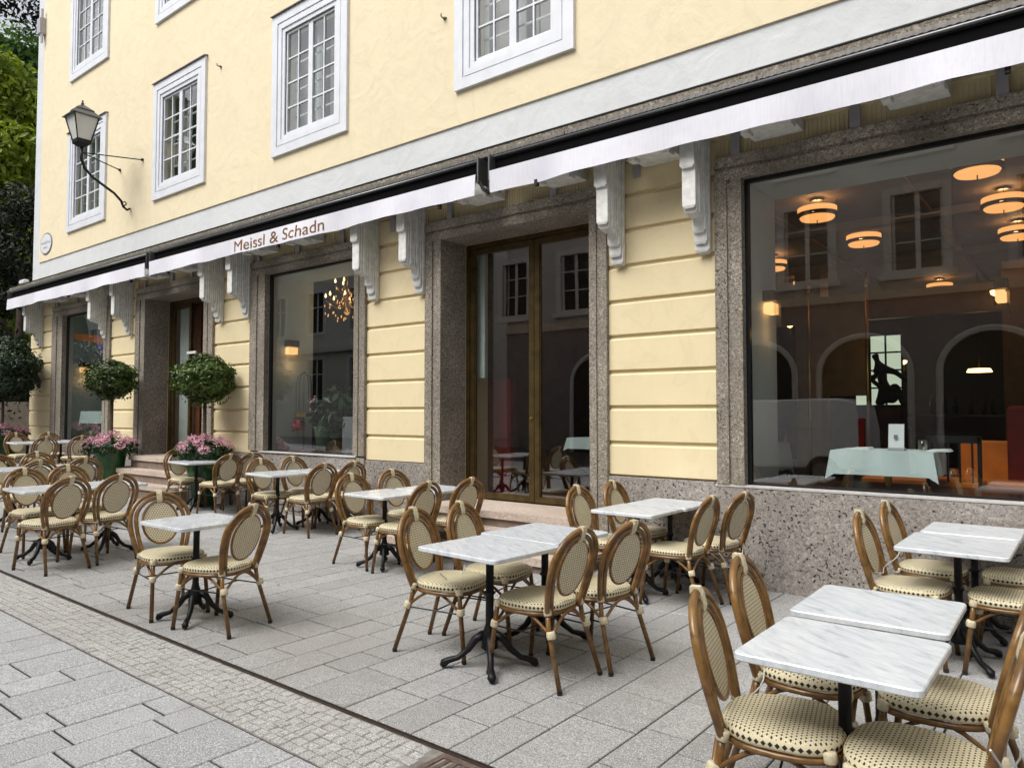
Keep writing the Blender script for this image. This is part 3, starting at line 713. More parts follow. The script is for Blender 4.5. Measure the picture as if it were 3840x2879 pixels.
# ------------------------------------------------------------------ awnings
def val_y(x, z):
    q = max(0, min(1, (4.158 - z) / .233)); return D - .515 + .022 * q * (math.sin(x * 4.1 + 1.3) * .6 + math.sin(x * 9.7) * .4 + math.sin(x * 2.3) * .5)
def awning(x0, x1, label, left, right):
    off = ((x0 + x1) / 2, D - .45, 4.2)
    aw = thing('awning', label, 'awning', off, group='white valance awnings along the front')
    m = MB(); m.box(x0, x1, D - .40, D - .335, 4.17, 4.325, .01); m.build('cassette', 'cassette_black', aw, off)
    m = MB(); m.tube([(x0, D - .425, 4.335), (x1, D - .425, 4.335)], .017, 8); m.build('roller_tube', 'grey_metal', aw, off, smooth=True)
    m = MB(); m.box(x0 + .02, x1 - .02, D - .50, D - .43, 4.115, 4.165, .008); m.build('front_rail', 'black_metal', aw, off)
    n = max(6, int((x1 - x0) / .12)); zs = [4.158, 4.12, 4.06, 4.0, 3.925]; vs = []
    for i in range(n + 1):
        x = x0 + .01 + (x1 - x0 - .02) * i / n
        for j, z in enumerate(zs):
            yy = val_y(x, z)
            vs.append((x, yy, z + (.006 * math.sin(x * 1.7) + .003 * math.sin(x * 6) if j == 4 else 0)))
    k = len(zs); fs = [(i * k + j, i * k + j + 1, (i + 1) * k + j + 1, (i + 1) * k + j) for i in range(n) for j in range(k - 1)]
    # a real thickness: back sheet 3 mm behind
    nb = len(vs); vs += [(x, y + .004, z) for x, y, z in vs[:nb]]; fs2 = [tuple(nb + q for q in reversed(f)) for f in fs]
    edge = [(i * k + k - 1, nb + i * k + k - 1, nb + (i + 1) * k + k - 1, (i + 1) * k + k - 1) for i in range(n)]
    m = MB(); m.add(vs, fs + fs2); m.add(vs, edge); m.build('valance', 'valance_cloth', aw, off, smooth=True)
    for xe in (x0 - .02, x1):
        m = MB(); m.box(xe, xe + .02, D - .50, D - .335, 4.06, 4.35, .004); m.tube([(xe + .01, D - .47, 4.09), (xe + .01, D - .40, 4.02), (xe + .01, D - .30, 4.0)], .022, 6); m.build('end_cap', 'grey_metal', aw, off)
    xx = x0 + .5
    while xx < x1:
        m = MB(); m.box(xx - .04, xx + .04, D - .022, D - .0085, 3.908, 4.36, .002); m.box(xx - .03, xx + .03, D - .33, D - .0225, 4.24, 4.29, .003); m.build('mounting_strap', 'strap_metal', aw, off); xx += 1.02
    for xx in (x0 + .6, (x0 + x1) / 2, x1 - .6):
        m = MB(); m.box(xx, xx + .035, D - .50, D - .46, 3.885, 3.95, .003); m.build('clip', 'rubber', aw, off)
    return aw, off
awning(-19.52, -12.86, 'leftmost white valance awning at the building corner above the first shop window', 1, 0)
aw2, off2 = awning(-12.72, -5.24, 'middle white valance awning with gold restaurant lettering on its left end', 0, 0)
awning(-5.06, 4.2, 'long right white valance awning above the big restaurant window', 0, 1)
cu = bpy.data.curves.new('lettering', 'FONT'); cu.body = 'Meissl & Schadn'; cu.size = .22; cu.extrude = .001; cu.offset = 0
to = bpy.data.objects.new('tmp', cu); scene.collection.objects.link(to); bpy.context.view_layer.update()
me = bpy.data.meshes.new_from_object(to.evaluated_get(bpy.context.evaluated_depsgraph_get())); bpy.data.objects.remove(to)
xsx = [v.co.x for v in me.vertices]; wx = max(xsx) - min(xsx); mx0 = min(xsx); zsx = [v.co.y for v in me.vertices]; hz_ = max(zsx) - min(zsx); mz0 = min(zsx)
for v in me.vertices:
    x, y, z = v.co; X_, Z_ = -10.03 + (x - mx0) / wx * 2.14, 3.955 + (y - mz0) / hz_ * .165; v.co = (X_ - off2[0], val_y(X_, Z_) - .0035 - off2[1], Z_ - off2[2])
import bmesh
bm_ = bmesh.new(); bm_.from_mesh(me); seen = set(); isl = []
for v0 in bm_.verts:
    if v0 in seen: continue
    stack = [v0]; cmp = []; seen.add(v0)
    while stack:
        v = stack.pop(); cmp.append(v)
        for e in v.link_edges:
            q = e.other_vert(v)
            if q not in seen: seen.add(q); stack.append(q)
    isl.append([min(v.co.x for v in cmp), max(v.co.x for v in cmp), cmp])
isl.sort(key=lambda q: q[0]); mer = []
for q in isl:
    if mer and q[0] < mer[-1][1] - .002 and min(q[1], mer[-1][1]) - q[0] > .6 * (q[1] - q[0]): mer[-1][2] += q[2]; mer[-1][1] = max(mer[-1][1], q[1])
    else: mer.append(q)
for _, _, cmp in mer:
    ids = {v: i for i, v in enumerate(cmp)}; fc = {f for v in cmp for f in v.link_faces}
    mm = bpy.data.meshes.new('letter'); mm.from_pydata([tuple(v.co) for v in cmp], [], [[ids[v] for v in f.verts] for f in fc]); mm.materials.append(MM['gold_print']); link('letter', mm, aw2)
# bird figure on the ledge end
# ------------------------------------------------------------------ street lantern
LX, LP = -14.55, .92; ly = D - LP; off = (LX, D, 6.4)
ln = thing('wall_lantern', 'old four sided street lantern on a curved black wall arm at the left window', 'wall lantern', off)
m = MB(); m.tube([(LX, D - .03, 5.51), (LX, D - .09, 5.47), (LX, D - .16, 5.52), (LX, D - .20, 5.62), (LX, D - .33, 5.74), (LX, D - .52, 5.84), (LX, D - .72, 5.95), (LX, D - .86, 6.08), (LX, ly, 6.25), (LX, ly, 6.48)], [.02, .022, .022, .024, .024, .024, .024, .026, .028, .035], 8)
m.tube([(LX, D - .16, 5.52), (LX, D - .10, 5.58), (LX, D - .13, 5.62), (LX, D - .17, 5.60)], .014, 6); m.build('arm', 'black_metal', ln, off, smooth=True)
for xx in (-15.02, -14.07):
    m = MB(); m.tube([(LX, ly, 6.36), (xx, D - .03, 6.36)], .011, 5); m.build('stay_rod', 'black_metal', ln, off)
    m = MB(); m.lathe([(.03, -.02), (.03, .02)], (xx, D - .035, 6.36), 8); m.build('stay_foot', 'black_metal', ln, off)
def frust(m, r0, z0, r1, z1, n=4, rot=math.pi / 4):
    vs = []
    for r_, z in ((r0, z0), (r1, z1)):
        for k in range(n):
            an = rot + 2 * math.pi * k / n; vs.append((LX + r_ * math.cos(an), ly + r_ * math.sin(an), z))
    m.add(vs, [(0, 1, 5, 4), (1, 2, 6, 5), (2, 3, 7, 6), (3, 0, 4, 7), (3, 2, 1, 0), (4, 5, 6, 7)])
m = MB(); frust(m, .06, 6.46, .17, 6.52); frust(m, .17, 6.52, .175, 6.585); m.build('base_cup', 'black_metal', ln, off)
m = MB(); frust(m, .155, 6.587, .285, 7.0); m.build('lantern_glass', 'lantern_glass', ln, off)
for k in range(4):
    an = math.pi / 4 + k * math.pi / 2; m = MB()
    m.tube([(LX + .165 * math.cos(an), ly + .165 * math.sin(an), 6.58), (LX + .30 * math.cos(an), ly + .30 * math.sin(an), 7.02)], .012, 5); m.build('corner_bar', 'black_metal', ln, off)
m = MB(); frust(m, .36, 7.0, .36, 7.012); frust(m, .355, 7.012, .20, 7.13); frust(m, .22, 7.13, .20, 7.15); frust(m, .20, 7.15, .03, 7.25); m.build('roof', 'lantern_roof', ln, off)
m = MB(); m.lathe([(.015, 0), (.03, .03), (.012, .05), (.02, .075), (.0, .10)], (LX, ly, 7.245), 8); m.build('finial', 'lantern_roof', ln, off)

# oval house sign, floodlight
so = thing('oval_sign', 'small white oval enamel sign near the left building corner', 'sign', (-18.69, D - .03, 5.42)); off = (-18.69, D - .03, 5.42)
def oval(m, rx, rz, y0, y1, c=(-18.69, 5.42), n=28): m.prism([(c[0] + rx * math.cos(2 * math.pi * k / n), c[1] + rz * math.sin(2 * math.pi * k / n)) for k in range(n)], 1, y0, y1)
m = MB(); oval(m, .335, .25, D - .036, D - .023); o = m.build('rim', 'sign_ink', so, off); fixn(o.data)
m = MB(); oval(m, .305, .222, D - .042, D - .0362); o = m.build('plate', 'sign_enamel', so, off); fixn(o.data)
m = MB(); rx_ = random.Random(3)
for (zc_, h_, xa, xb) in ((5.45, .07, -18.93, -18.45), (5.33, .045, -18.81, -18.57)):
    x = xa
    while x < xb:
        wl = rx_.uniform(.02, .045); m.box(x, x + .012, D - .0432, D - .0421, zc_ - h_ / 2, zc_ + h_ * rx_.uniform(.2, .5)); m.box(x + .012, x + wl, D - .0432, D - .0421, zc_ - h_ / 2 + rx_.choice((0, .02)), zc_ - h_ / 2 + .012 + rx_.choice((0, .02))); x += wl + .014
m.build('faded_letters', 'sign_ink', so, off)
sc_ = thing('security_camera', 'small white camera standing on the ledge at the far left corner', 'camera', (-19.75, D - .1, 4.5)); off = (-19.75, D - .1, 4.5)
m = MB(); m.tube([(-19.75, D - .1, 4.48), (-19.75, D - .1, 4.60)], .02, 6); m.build('post', 'white_paint', sc_, off)
m = MB(); m.box(-19.92, -19.62, D - .16, D - .05, 4.60, 4.70, .02); m.build('housing', 'white_paint', sc_, off)
wl_ = thing('wall_spotlight', 'small grey fitting high on the white corner strip', 'light fitting', (-19.1, D - .05, 10.6)); off = (-19.1, D - .05, 10.6)
m = MB(); m.box(-19.25, -19.05, D - .15, D - .025, 10.4, 10.8, .02); m.build('housing', 'strap_metal', wl_, off)
m = MB(); m.tube([(-19.08, D - .1, 10.2), (-19.08, D - .1, 11.0)], .03, 6); m.build('bar', 'strap_metal', wl_, off)

# ------------------------------------------------------------------ interior
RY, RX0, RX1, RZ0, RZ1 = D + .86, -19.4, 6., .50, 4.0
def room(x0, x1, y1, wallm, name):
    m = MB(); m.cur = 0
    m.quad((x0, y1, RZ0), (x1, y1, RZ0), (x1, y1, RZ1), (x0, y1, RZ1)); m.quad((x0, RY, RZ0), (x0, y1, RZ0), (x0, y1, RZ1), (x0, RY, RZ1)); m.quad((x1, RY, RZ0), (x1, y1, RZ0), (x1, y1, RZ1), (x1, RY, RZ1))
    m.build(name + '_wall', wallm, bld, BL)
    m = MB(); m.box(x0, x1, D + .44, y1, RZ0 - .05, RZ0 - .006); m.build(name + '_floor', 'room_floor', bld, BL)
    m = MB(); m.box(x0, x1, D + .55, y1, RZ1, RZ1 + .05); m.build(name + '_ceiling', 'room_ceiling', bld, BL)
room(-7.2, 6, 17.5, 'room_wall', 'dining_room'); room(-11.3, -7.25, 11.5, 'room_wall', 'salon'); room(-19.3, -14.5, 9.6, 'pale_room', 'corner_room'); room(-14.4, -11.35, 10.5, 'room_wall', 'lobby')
# front inside faces next to the openings
m = MB()
for xa, xb in ((-19.3, -17.65), (-15.58, -13.85), (-11.75, -9.96), (-7.85, -6.23), (-4.09, -2.47), (-.14, 1.6)): m.quad((xa, RY, .45), (xb, RY, .45), (xb, RY, 4.0), (xa, RY, 4.0))
for xa, xb in ((-17.65, -15.58), (-13.85, -11.75), (-9.96, -7.85), (-6.23, -4.09), (-2.47, -.14), (1.6, 4)): m.quad((xa, RY, 3.69), (xb, RY, 3.69), (xb, RY, 4.0), (xa, RY, 4.0))
m.build('inner_front_wall', 'inner_white', bld, BL)
# beams and arches inside dining room
for y in (9.9, 12.5):
    m = MB(); m.box(-7.2, 6, y, y + .2, 3.88, 3.99, .01); m.build('ceiling_beam', 'room_ceiling', bld, BL)
for xx in (-5.4, -3.1, -1.55, .6):
    m = MB(); m.box(xx, xx + .09, 7.37, 17.4, 3.94, 3.992, .01); m.build('ceiling_moulding', 'bronze_panel', bld, BL)
m = MB(); m.box(-7.1, -6.9, 7.5, 17, .5, 3.0); m.build('wainscot', 'wood_panel', bld, BL)
m = MB(); m.box(-3.35, -3.0, 10.8, 11.2, .5, 3.61); m.build('room_pillar', 'bronze_panel', bld, BL)
# ceiling lamps
def ceil_lamp(x, y, lab, pt=True):
    off = (x, y, 3.99); t_ = thing('ceiling_lamp', lab, 'ceiling lamp', off, group='round glowing ceiling lamps in the dining room')
    m = MB(); m.lathe([(.10, 0), (.10, -.03)], off, 16); m.tube([(x, y, 3.98), (x, y, 3.62)], .008, 6); m.build('stem', 'brass', t_, off)
    m = MB(); m.lathe([(.262, -.125), (.27, -.13), (.27, -.195), (.262, -.2), (.0, -.201)], off, 24); m.build('upper_shade', 'lamp_glow', t_, off, smooth=True)
    m = MB(); m.lathe([(.0, -.258), (.235, -.26), (.243, -.268), (.225, -.295), (.0, -.305)], off, 24); m.build('lower_shade', 'lamp_glow', t_, off, smooth=True)
    for k in range(3):
        an = k * 2.1 + .4; m = MB(); m.lathe([(.0, -.245), (.028, -.24), (.035, -.225), (.028, -.208), (.0, -.207)], (x + .13 * math.cos(an), y + .13 * math.sin(an), 3.99), 8); m.build('bulb', 'lamp_hot', t_, off)
    m = MB()
    for zz in (-.21, -.245): m.lathe([(.282, zz), (.282, zz - .008), (.27, zz - .008), (.27, zz)], off, 24)
    m.build('ring', 'brass', t_, off)
    t_.scale = (.78, .78, .78)
    if pt:
        li = bpy.data.lights.new('lamp_light', 'POINT'); li.energy = 2.6; li.color = (1, .58, .27); li.shadow_soft_size = .06
        lo = bpy.data.objects.new('lamp_light', li); scene.collection.objects.link(lo); lo.parent = t_; lo.location = (0, 0, -.09)
for i, (x, y, lab) in enumerate([(-.80, 7.95, 'nearest ceiling lamp at top right of the big window'), (-2.43, 8.68, 'leftmost large ceiling lamp seen through the big window'), (-.72, 9.5, 'ceiling lamp at the right edge just below the nearest one'),
    (-2.33, 10.4, 'ceiling lamp right of and below the leftmost large one'), (-.71, 11.2, 'small ceiling lamp cut by the right picture edge'), (-3.85, 11.35, 'small ceiling lamp beside the pale inner window reveal'), (-3.96, 13.4, 'far small ceiling lamp above the left arch'), (-2.15, 15.2, 'far small ceiling lamp above the bright back window')]):
    ceil_lamp(x, y, lab)
def sconce(x, y, z, lab, pt=4.):
    off = (x, y, z); t_ = thing('wall_sconce', lab, 'wall lamp', off, group='glass wall sconces')
    m = MB(); m.box(x, x + .11, y - .10, y + .10, z + .10, z + .2, .005); m.build('cap', 'brass', t_, off)
    m = MB(); m.box(x + .01, x + .09, y - .085, y + .085, z - .02, z + .09, .008); m.build('glow_box', 'sconce_glow', t_, off)
    for k in range(9):
        q = -.085 + k * .021; m = MB(); m.tube([(x + .11, y + q, z + .1), (x + .11, y + q, z - .14)], .006, 5); m.build('glass_rod', 'lamp_glass', t_, off)
    li = bpy.data.lights.new('sconce_light', 'POINT'); li.energy = pt; li.color = (1, .55, .22); li.shadow_soft_size = .05
    lo = bpy.data.objects.new('sconce_light', li); scene.collection.objects.link(lo); lo.parent = t_; lo.location = (.13, 0, -.2)
sconce(-2.465, 7.07, 2.52, 'glass rod sconce on the pale reveal at left of the big window', .25)
sconce(-.72, 8.3, 2.62, 'glass rod sconce at the right picture edge inside the big window', .3)
sconce(-9.955, 6.92, 2.50, 'lit sconce inside the shop window with the chandelier', .35)
sconce(-17.645, 6.91, 2.48, 'lit sconce inside the far left shop window', .6)
for x, y, z in ((-6.3, 13.2, 2.35), (-5.5, 13.8, 2.3), (-1.5, 14.5, 2.3)):
    off = (x, y, z); t_ = thing('table_lamp_shade', {-6.3: 'low orange glowing shade deep in the room at left', -5.5: 'second low orange glowing shade left of the brass posts', -1.5: 'low orange glowing shade right of the back window'}[x], 'lamp', off)
    m = MB(); m.lathe([(.16, .0), (.19, -.06), (.0, -.065)], off, 14); m.build('shade', 'lamp_hot', t_, off); m = MB(); m.tube([(x, y, z), (x, y, 4.0)], .01, 5); m.build('cord', 'brass', t_, off)
# brass screen
off = (-2.6, 8.9, .5); bs = thing('brass_screen', 'tall brass framed smoked glass screen in the dining room', 'screen', off)
for x in (-2.62, -1.99):
    m = MB(); m.tube([(x, 8.95, .5), (x, 8.95, 2.95)], .018, 8); m.lathe([(.03, 0), (.045, .06), (.02, .14), (.0, .2)], (x, 8.95, 2.95), 10); m.build('post', 'bright_brass', bs, off, smooth=True)
m = MB(); m.box(-2.60, -2.01, 8.94, 8.96, 1.75, 2.9); m.build('panel', 'bronze_panel', bs, off)
# back window and statue
off = (-2.5, 14.4, 1.9); bw = thing('back_window', 'bright gridded window on the far side of the dining room', 'window', off)
m = MB(); m.quad((-3.55, 15.0, 1.7), (-2.75, 15.0, 1.7), (-2.75, 15.0, 3.0), (-3.55, 15.0, 3.0)); m.build('daylight_pane', 'back_daylight', bw, off)
m = MB()
for k in range(4): xx = -3.57 + k * .27; m.box(xx, xx + .03, 14.95, 14.98, 1.68, 3.02)
for k in range(5): zz = 1.68 + k * .327; m.box(-3.57, -2.73, 14.93, 14.949, zz, zz + .03)
m.build('glazing_bars', 'dark_opening', bw, off)
off = (-2.12, 9.9, .5); stt = thing('statue', 'dark seated figure on a pedestal before the bright back window', 'statue', (0, 0, 0))
off = (0, 0, 0)
m = MB(); m.box(-2.17, -1.82, 9.75, 10.05, .5, 1.62, .01); m.build('pedestal', 'wood_panel', stt, off)
def skinfig(name, vs, es, rad, mat, parent, lvl=2):
    me = bpy.data.meshes.new(name); me.from_pydata(vs, es, []); o = bpy.data.objects.new(name, me); scene.collection.objects.link(o)
    o.modifiers.new('s', 'SKIN'); 
    for i, r_ in enumerate(rad): me.skin_vertices[0].data[i].radius = (r_, r_)
    me.skin_vertices[0].data[0].use_root = True
    sb = o.modifiers.new('u', 'SUBSURF'); sb.levels = lvl; sb.render_levels = lvl
    bpy.context.view_layer.update(); me2 = bpy.data.meshes.new_from_object(o.evaluated_get(bpy.context.evaluated_depsgraph_get())); bpy.data.objects.remove(o)
    me2.materials.clear(); me2.materials.append(MM[mat]); me2.name = name
    return link(name, me2, parent)
V_ = [(0, 0, 0), (-.03, 0, .13), (-.05, 0, .24), (-.075, 0, .31), (-.095, -.01, .375), (.10, -.03, .07), (.15, -.03, -.10), (.04, -.07, .02), (.17, -.06, .0), (.10, -.05, .19), (.20, -.03, .10), (-.11, -.08, .12), (-.02, -.14, .05), (.19, -.03, -.13), (.10, 0, -.08), (-.08, 0, -.12)]
skinfig('figure', [(-2.0 + x * 1.25, 9.9 + y, 1.80 + z * 1.3) for x, y, z in V_], [(0, 1), (1, 2), (2, 3), (3, 4), (0, 5), (5, 6), (0, 7), (7, 8), (2, 9), (9, 10), (2, 11), (11, 12), (6, 13), (0, 14), (0, 15)], [.07, .055, .06, .03, .055, .045, .032, .045, .032, .034, .024, .03, .024, .03, .06, .05], 'statue_bronze', stt)
# tables inside
def cloth_table(x0, x1, y0, y1, zt, lab, drop=.24, card=True, mat='table_linen'):
    off = ((x0 + x1) / 2, (y0 + y1) / 2, .5); t_ = thing('dining_table', lab, 'table', off)
    m = MB(); m.tube([(off[0], off[1], .5), (off[0], off[1], zt - .03)], .03, 8); m.box(off[0] - .2, off[0] + .2, off[1] - .2, off[1] + .2, .5, .53); m.build('leg', 'bright_brass', t_, off)
    m = MB(); m.box(x0 + .01, x1 - .01, y0 + .01, y1 - .01, zt - .03, zt - .006); m.build('tabletop', 'wood_panel', t_, off)
    m = MB(); n = 26; per = []
    cor = [(x0, y0), (x1, y0), (x1, y1), (x0, y1)]
    for e in range(4):
        (xa, ya), (xb, yb) = cor[e], cor[(e + 1) % 4]; nx, ny = (yb - ya), -(xb - xa); L_ = math.hypot(nx, ny); nx /= L_; ny /= L_
        for k in range(n):
            q = k / n; s_ = abs(q - .5) * 2; fl = .014 + .010 * math.sin(q * 15 + e) + (.05 if k == 0 else 0)
            px_ = (1 if e in (1,) else 0)
            per.append((xa + (xb - xa) * q, ya + (yb - ya) * q, nx * fl, ny * fl, drop * (1 + (.22 if k == 0 else 0)), k == 0, (cor[e][0] - off[0], cor[e][1] - off[1])))
    top = [(a_, b_, zt) for a_, b_, *_ in per]; bot = []
    for a_, b_, c_, d_, dr_, cn, cv in per:
        if cn: q = .035 / math.hypot(*cv) * 1.4; bot.append((a_ + cv[0] * q, b_ + cv[1] * q, zt - dr_))
        else: bot.append((a_ + c_, b_ + d_, zt - dr_))
    N = len(per); m.add(top + bot, [tuple(range(N))] + [(i, N + i, N + (i + 1) % N, (i + 1) % N) for i in range(N)])
    cl = m.build('tablecloth', mat); fixn(cl.data); tag(cl, 'pale ' + ('cloth hanging over the ' + lab), 'tablecloth'); return t_
cloth_table(-1.80, -1.02, 6.70, 7.30, 1.235, 'table right behind the big window pane', .20)
lab_done = tag(bpy.data.objects['tablecloth'], 'pale mint tablecloth draped over the table behind the big window', 'tablecloth')
off = (-1.32, 6.95, 1.236); mc = thing('menu_card', 'white menu card standing on the mint tablecloth', 'menu card', off)
m = MB(); m.prism([(6.90, 1.24), (6.935, 1.46), (6.94, 1.46), (6.91, 1.24)], 0, -1.385, -1.265); m.build('card', 'paper', mc, off)
m = MB(); m.prism([(6.897, 1.335), (6.9025, 1.37), (6.904, 1.37), (6.8985, 1.335)], 0, -1.34, -1.31); m.build('print', 'sign_ink', mc, off); m = MB(); m.box(-1.39, -1.26, 6.89, 6.97, 1.237, 1.262, .003); m.build('holder', 'strap_metal', mc, off)
off = (-1.15, 7.05, 1.236); gl_ = thing('drinking_glass', 'clear tumbler on the mint tablecloth beside the menu card', 'glass', off); m = MB(); m.lathe([(.032, 0), (.038, .09), (.036, .09), (.03, .006), (0, .006)], off, 14); m.build('tumbler', 'lamp_glass', gl_, off, smooth=True)
for x, lab in ((-1.62, 'folded white napkin left of the menu card'), (-1.02, 'folded white napkin at the right end of the mint table')):
    m = MB(); m.prism([(x - .09, 1.237), (x + .09, 1.237), (x + .07, 1.256), (x - .06, 1.251)], 1, 6.90, 7.1); tag(m.build('napkin', 'paper'), lab, 'napkin')
# benches, red booth
off = (-.6, 7.9, .5); b_ = thing('orange_bench', 'orange leather bench seat under the mint table', 'bench', off)
m = MB(); m.box(-1.75, -.1, 7.55, 8.0, .84, .96, .02); m.build('seat', 'orange_leather', b_, off); m = MB(); m.box(-1.0, -.1, 8.02, 8.12, .84, 1.30, .02); m.build('backrest', 'orange_leather', b_, off); m = MB(); m.box(-1.7, -.15, 7.6, 7.95, .5, .84); m.build('plinth', 'wood_panel', b_, off)
off = (-.2, 7.9, .5); b_ = thing('red_booth', 'dark red upholstered booth side at the right picture edge', 'booth', off); m = MB(); m.box(-.62, -.1, 7.9, 8.5, .5, 1.62, .03); m.build('booth_back', 'red_leather', b_, off)
def dark_chair(x, y, rz, lab, mat='orange_leather'):
    t_ = thing('dining_chair', lab, 'chair', (x, y, .5), rz)
    m = MB(); m.box(-.2, .2, -.2, .2, .42, .47, .01); m.build('seat', mat, t_)
    for sx in (-1, 1):
        for sy in (-1, 1): m = MB(); m.box(sx * .19 - .015, sx * .19 + .015, sy * .19 - .015, sy * .19 + .015, 0, .42 if sy > 0 else .85); m.build('leg', 'dark_frame', t_)
    for k in range(4): xx = -.14 + k * .09; m = MB(); m.box(xx, xx + .015, -.2, -.185, .47, .8); m.build('slat', 'dark_frame', t_)
    m = MB(); m.box(-.2, .2, -.205, -.18, .8, .86); m.build('top_rail', 'dark_frame', t_)
dark_chair(-.95, 7.42, 0, 'black slatted chair silhouetted before the orange bench')
dark_chair(-5.1, 8.4, 2.4, 'red seated chair seen low through the glass door', 'red_leather'); dark_chair(-4.5, 9.3, .5, 'orange seated chair farther inside the glass door')
dark_chair(-1.6, 9.7, .6, 'dark chair with orange seat before the bar'); dark_chair(-2.3, 12, 1.9, 'dark chair deep in the dining room')
cloth_table(-5.35, -4.7, 7.9, 8.5, 1.24, 'small linen table inside the double glass door', .14)
cloth_table(-3.4, -2.75, 8.0, 8.6, 1.22, 'dim table behind the left end of the big window', .3)
cloth_table(-17.3, -15.8, 6.74, 7.2, 1.60, 'table inside the far left shop window', .26)
off = (-.5, 13, .5); b_ = thing('bar_counter', 'dark bar counter with a thin bright edge deep in the room', 'bar', off); m = MB(); m.box(-2.2, 2, 12.8, 13.3, .5, 1.5); m.build('front', 'room_floor', b_, off); m = MB(); m.box(-2.25, 2, 12.75, 13.35, 1.5, 1.53); m.build('counter_top', 'grey_metal', b_, off)
off = (-5.6, 9.0, 3.0); ex = thing('exit_sign', 'small green lit exit sign inside the glass door', 'sign', off)
m = MB(); m.box(-5.25, -4.95, 10.0, 10.03, 2.93, 3.06); m.build('sign_box', 'dark_frame', ex, off); m = MB(); m.box(-5.23, -5.13, 9.98, 9.999, 2.96, 3.03); m.box(-5.11, -5.03, 9.98, 9.999, 3.0, 3.03); m.box(-5.08, -5.06, 9.98, 9.999, 2.955, 2.999); m.build('pictogram', 'exit_green', ex, off)
m = MB(); m.box(-6.22, -5.85, 7.36, 7.5, .5, 2.0); m.build('door_side_panel', 'red_leather', bld, BL); m = MB(); m.box(-6.15, -6.02, 7.05, 7.1, 2.0, 3.6); m.build('door_side_curtain', 'inner_white', bld, BL)
m = MB(); m.box(-6.9, 3, 11.9, 12.0, 2.95, 3.35, .01); m.build('gilded_cornice', 'bronze_panel', bld, BL)
m = MB(); m.box(-6.9, -4.6, 12.01, 12.08, .5, 2.94); m.box(-.9, 3, 12.01, 12.08, .5, 2.94); m.build('wood_partition', 'room_floor', bld, BL)
for xx in (-4.6, -.95, 1.2):
    m = MB(); m.box(xx, xx + .3, 11.85, 12.1, .5, 3.6); m.build('room_pillar', 'bronze_panel', bld, BL)
m = MB(); m.box(-4.3, -3.0, 8.0, 8.02, 2.9, 3.4); m.build('hanging_panel', 'bronze_panel', bld, BL)
bt = None
for k in range(16):
    x_, y_ = -2.0 + k * .17 + random.uniform(-.03, .03), 12.98 + random.uniform(-.05, .1)
    if bt is None:
        m = MB(); m.lathe([(.035, 0), (.035, .17), (.014, .22), (.014, .29), (0, .29)], (0, 0, 0), 8); bt = m.build('bottle', 'bottle_glass', smooth=True); o = bt
    else: o = bt.copy(); scene.collection.objects.link(o)
    o.location = (x_, y_, 1.531); o.scale = (1, 1, random.uniform(.85, 1.15)); tag(o, 'small bottle standing in the row on the dark bar counter', 'bottle', 'bottles on the bar counter')
for x_, y_, rz_, lab in ((-1.2, 8.9, .3, 'dark chair with orange seat left of the red booth'), (-.2, 10.6, 2.6, 'slatted chair in front of the bar counter'), (-3.4, 9.6, 1.2, 'dark chair behind the dim linen table'), (-4.2, 10.5, 2.2, 'dark chair beside the bronze pillar')):
    dark_chair(x_, y_, rz_, lab)
cloth_table(-.7, .1, 10.0, 10.7, 1.24, 'linen table before the bar counter', .25); cloth_table(-4.5, -3.8, 10.0, 10.6, 1.24, 'linen table deep inside at left of the brass screen', .25)
for k, (x_, y_, z_) in enumerate(((-5.2, 11.5, 3.3), (-4.6, 14.5, 3.2), (-3.2, 15.5, 2.45), (-2.9, 16, 2.5), (-.4, 12.3, 2.5), (-1.0, 11.6, 3.1))):
    off = (x_, y_, z_); t_ = thing('wall_candle_lamp', ('tiny amber lamp glinting far inside the dining room', 'tiny amber lamp near the back wall at left', 'tiny amber lamp left of the back window', 'tiny amber lamp just beside the back window', 'tiny amber lamp above the bar counter', 'tiny amber lamp on the gilded cornice')[k], 'lamp', off)
    m = MB(); m.lathe([(0, 0), (.05, .03), (.06, .08), (0, .09)], off, 8); m.build('shade', 'lamp_hot', t_, off); m = MB(); m.box(x_ - .02, x_ + .02, y_ - .02, y_ + .02, z_ - .12, z_ - .002); m.build('holder', 'brass', t_, off)
# chandelier in window 2
off = (-9.40, 7.6, 3.45); ch = thing('chandelier', 'glowing crystal chandelier behind the middle shop window', 'chandelier', off)
m = MB(); m.tube([(-9.40, 7.6, 4.0), (-9.40, 7.6, 3.1)], .012, 6); m.lathe([(.02, 3.13), (.07, 3.17), (.03, 3.25), (.05, 3.35), (.02, 3.45)], (-9.40, 7.6, 0), 12); m.build('stem', 'bright_brass', ch, off)
cr = MB()
for lv, (rr, zz, n) in enumerate(((.34, 3.36, 8), (.19, 3.60, 5))):
    for k in range(n):
        an = 2 * math.pi * k / n + lv * .3; x, y = -9.40 + rr * math.cos(an), 7.6 + rr * math.sin(an)
        m = MB(); m.tube([(-9.40, 7.6, zz - .05), (-9.40 + rr * .5 * math.cos(an), 7.6 + rr * .5 * math.sin(an), zz - .12), (x, y, zz)], .008, 5); m.build('branch', 'bright_brass', ch, off)
        m = MB(); m.lathe([(0, .0), (.018, .02), (.012, .05), (0, .08)], (x, y, zz + .04), 7); m.build('candle_bulb', 'lamp_hot', ch, off)
        for q in range(5): a2 = random.uniform(0, 6.28); r3 = rr * random.uniform(.3, 1.05); cr.lathe([(0, -.03), (.011, 0), (0, .02)], (-9.40 + r3 * math.cos(a2), 7.6 + r3 * math.sin(a2), zz - random.uniform(.02, .30)), 4)
cr.build('crystals', 'lamp_glow', ch, off, kind='stuff')
